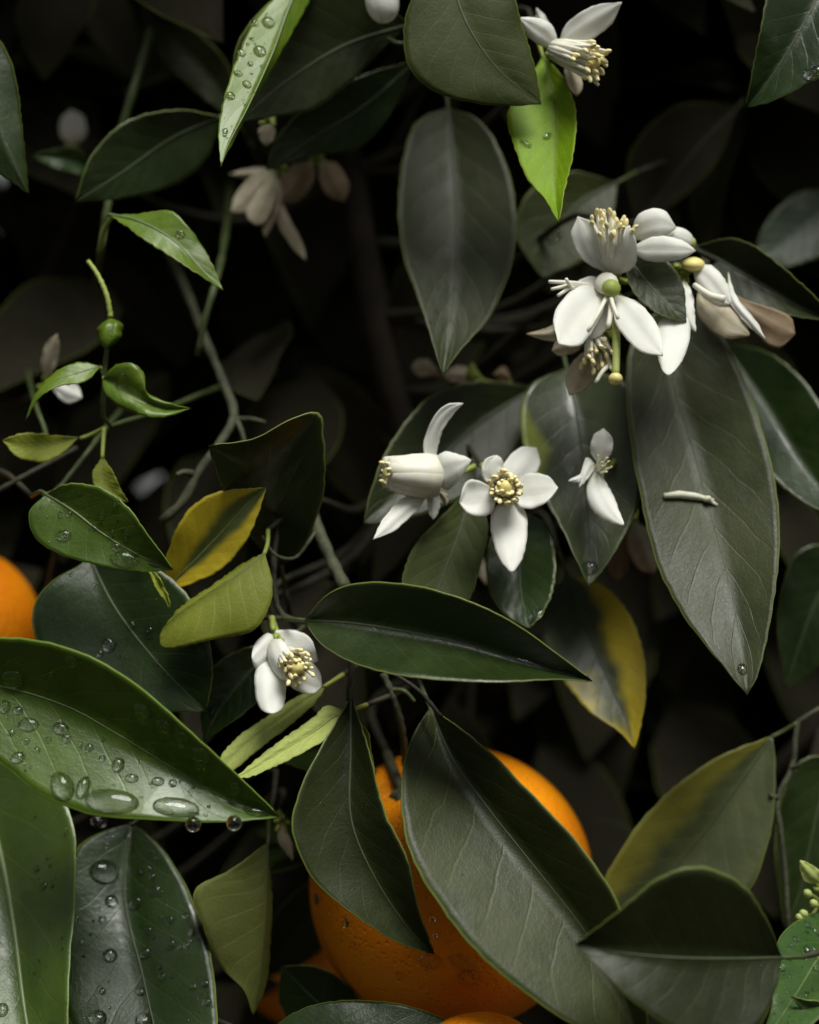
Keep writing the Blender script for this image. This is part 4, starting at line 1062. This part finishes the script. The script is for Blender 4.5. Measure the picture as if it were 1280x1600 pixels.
meshes = []
for (V, F, UV) in TEMPL:
    me = bpy.data.meshes.new('crown_leaf'); me.from_pydata([tuple(v) for v in V], [], F)
    uvl = me.uv_layers.new(name='UVMap'); vi = np.empty(len(me.loops), dtype=np.int32); me.loops.foreach_get('vertex_index', vi)
    uvl.data.foreach_set('uv', UV.astype(np.float32)[vi].ravel())
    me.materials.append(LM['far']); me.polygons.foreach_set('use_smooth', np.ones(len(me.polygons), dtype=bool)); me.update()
    meshes.append(me)
rr = random.Random(77)
for k in range(110):                                   # the shaded leaves one can still make out
    x, y = rr.uniform(-60, 1340), rr.uniform(-60, 1660)
    p = P(x, y, rr.uniform(95, 230))
    xa, ya, za = leaf_basis(rr, p)
    s = rr.uniform(.055, .085)
    o = bpy.data.objects.new('leaf', meshes[k % 3]); col.objects.link(o); o.parent = tree
    m = Matrix((xa * s, ya * s, za * s)).transposed().to_4x4(); m.translation = p - ORG[tree.name]
    o.matrix_local = m

def mass(name, n, sampler, seed, size=(.055, .09), parent=True):
    r = random.Random(seed)
    Vs, Fs, UVs = [], [], []
    base = [(np.array(V), np.array(F), UV) for V, F, UV in [leaf_template(5, .3, .3, .23), leaf_template(5, .15, .15, .26)]]
    off = 0
    for _ in range(n):
        p = sampler(r)
        if p is None: continue
        xa, ya, za = leaf_basis(r, p)
        s = r.uniform(*size)
        V, F, UV = base[r.randrange(2)]
        R = np.array([xa, ya, za]) * s
        Vs.append(V @ R + np.array(p)); Fs.append(F + off); UVs.append(UV); off += len(V)
    V = np.vstack(Vs); F = np.vstack(Fs); UV = np.vstack(UVs)
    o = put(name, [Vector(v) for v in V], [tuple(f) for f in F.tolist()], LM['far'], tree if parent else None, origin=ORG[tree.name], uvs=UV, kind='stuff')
    return o

def behind(r):
    return Vector((r.uniform(-.75, .85), .15 + 1.0 * r.random() ** 1.3, r.uniform(.75, 2.25)))
def around(r):
    # the crown's outer skin beside, above and below what the picture shows
    for _ in range(20):
        p = Vector((r.uniform(-.75, .85), r.uniform(-.02, .26) , r.uniform(.75, 2.2)))
        p.y += .25 * (abs(p.x) / .8) ** 2 + .25 * (abs(p.z - 1.5) / .75) ** 2
        s = (CAM_Y + p.y) / CAM_Y
        if abs(p.x) > (.124 + .085) * s or abs(p.z - CAM_Z) > (.155 + .085) * s: return p
    return None
mass('crown_leaves', 15000, behind, 5)
mass('outer_leaves', 4200, around, 6)
def overhead(r):
    return Vector((r.uniform(-.36, .38), .045 + .5 * r.random(), r.uniform(1.70, 2.02)))
mass('added_shade_leaves', 1300, overhead, 12)  # extra leaves above the view, added to keep sun out of the crown interior

# unseen foliage added behind the camera and at the sides to block low sky light
def opposite(r):
    if r.random() < .6:
        return Vector((r.uniform(-4.5, 4.5), -2.45 - 1.0 * r.random(), r.uniform(.25, 3.1 + .3 * math.sin(r.random() * 6))))
    sd_ = r.choice((-1, 1))
    return Vector((.05 + sd_ * r.uniform(.95, 3.2), r.uniform(.05, 1.3), r.uniform(.4, 2.7)))
o = mass('sky_block_foliage', 5200, opposite, 8, size=(.16, .24), parent=None)
o['label'] = 'unseen dark foliage added to block the low sky light'; o['category'] = 'foliage'
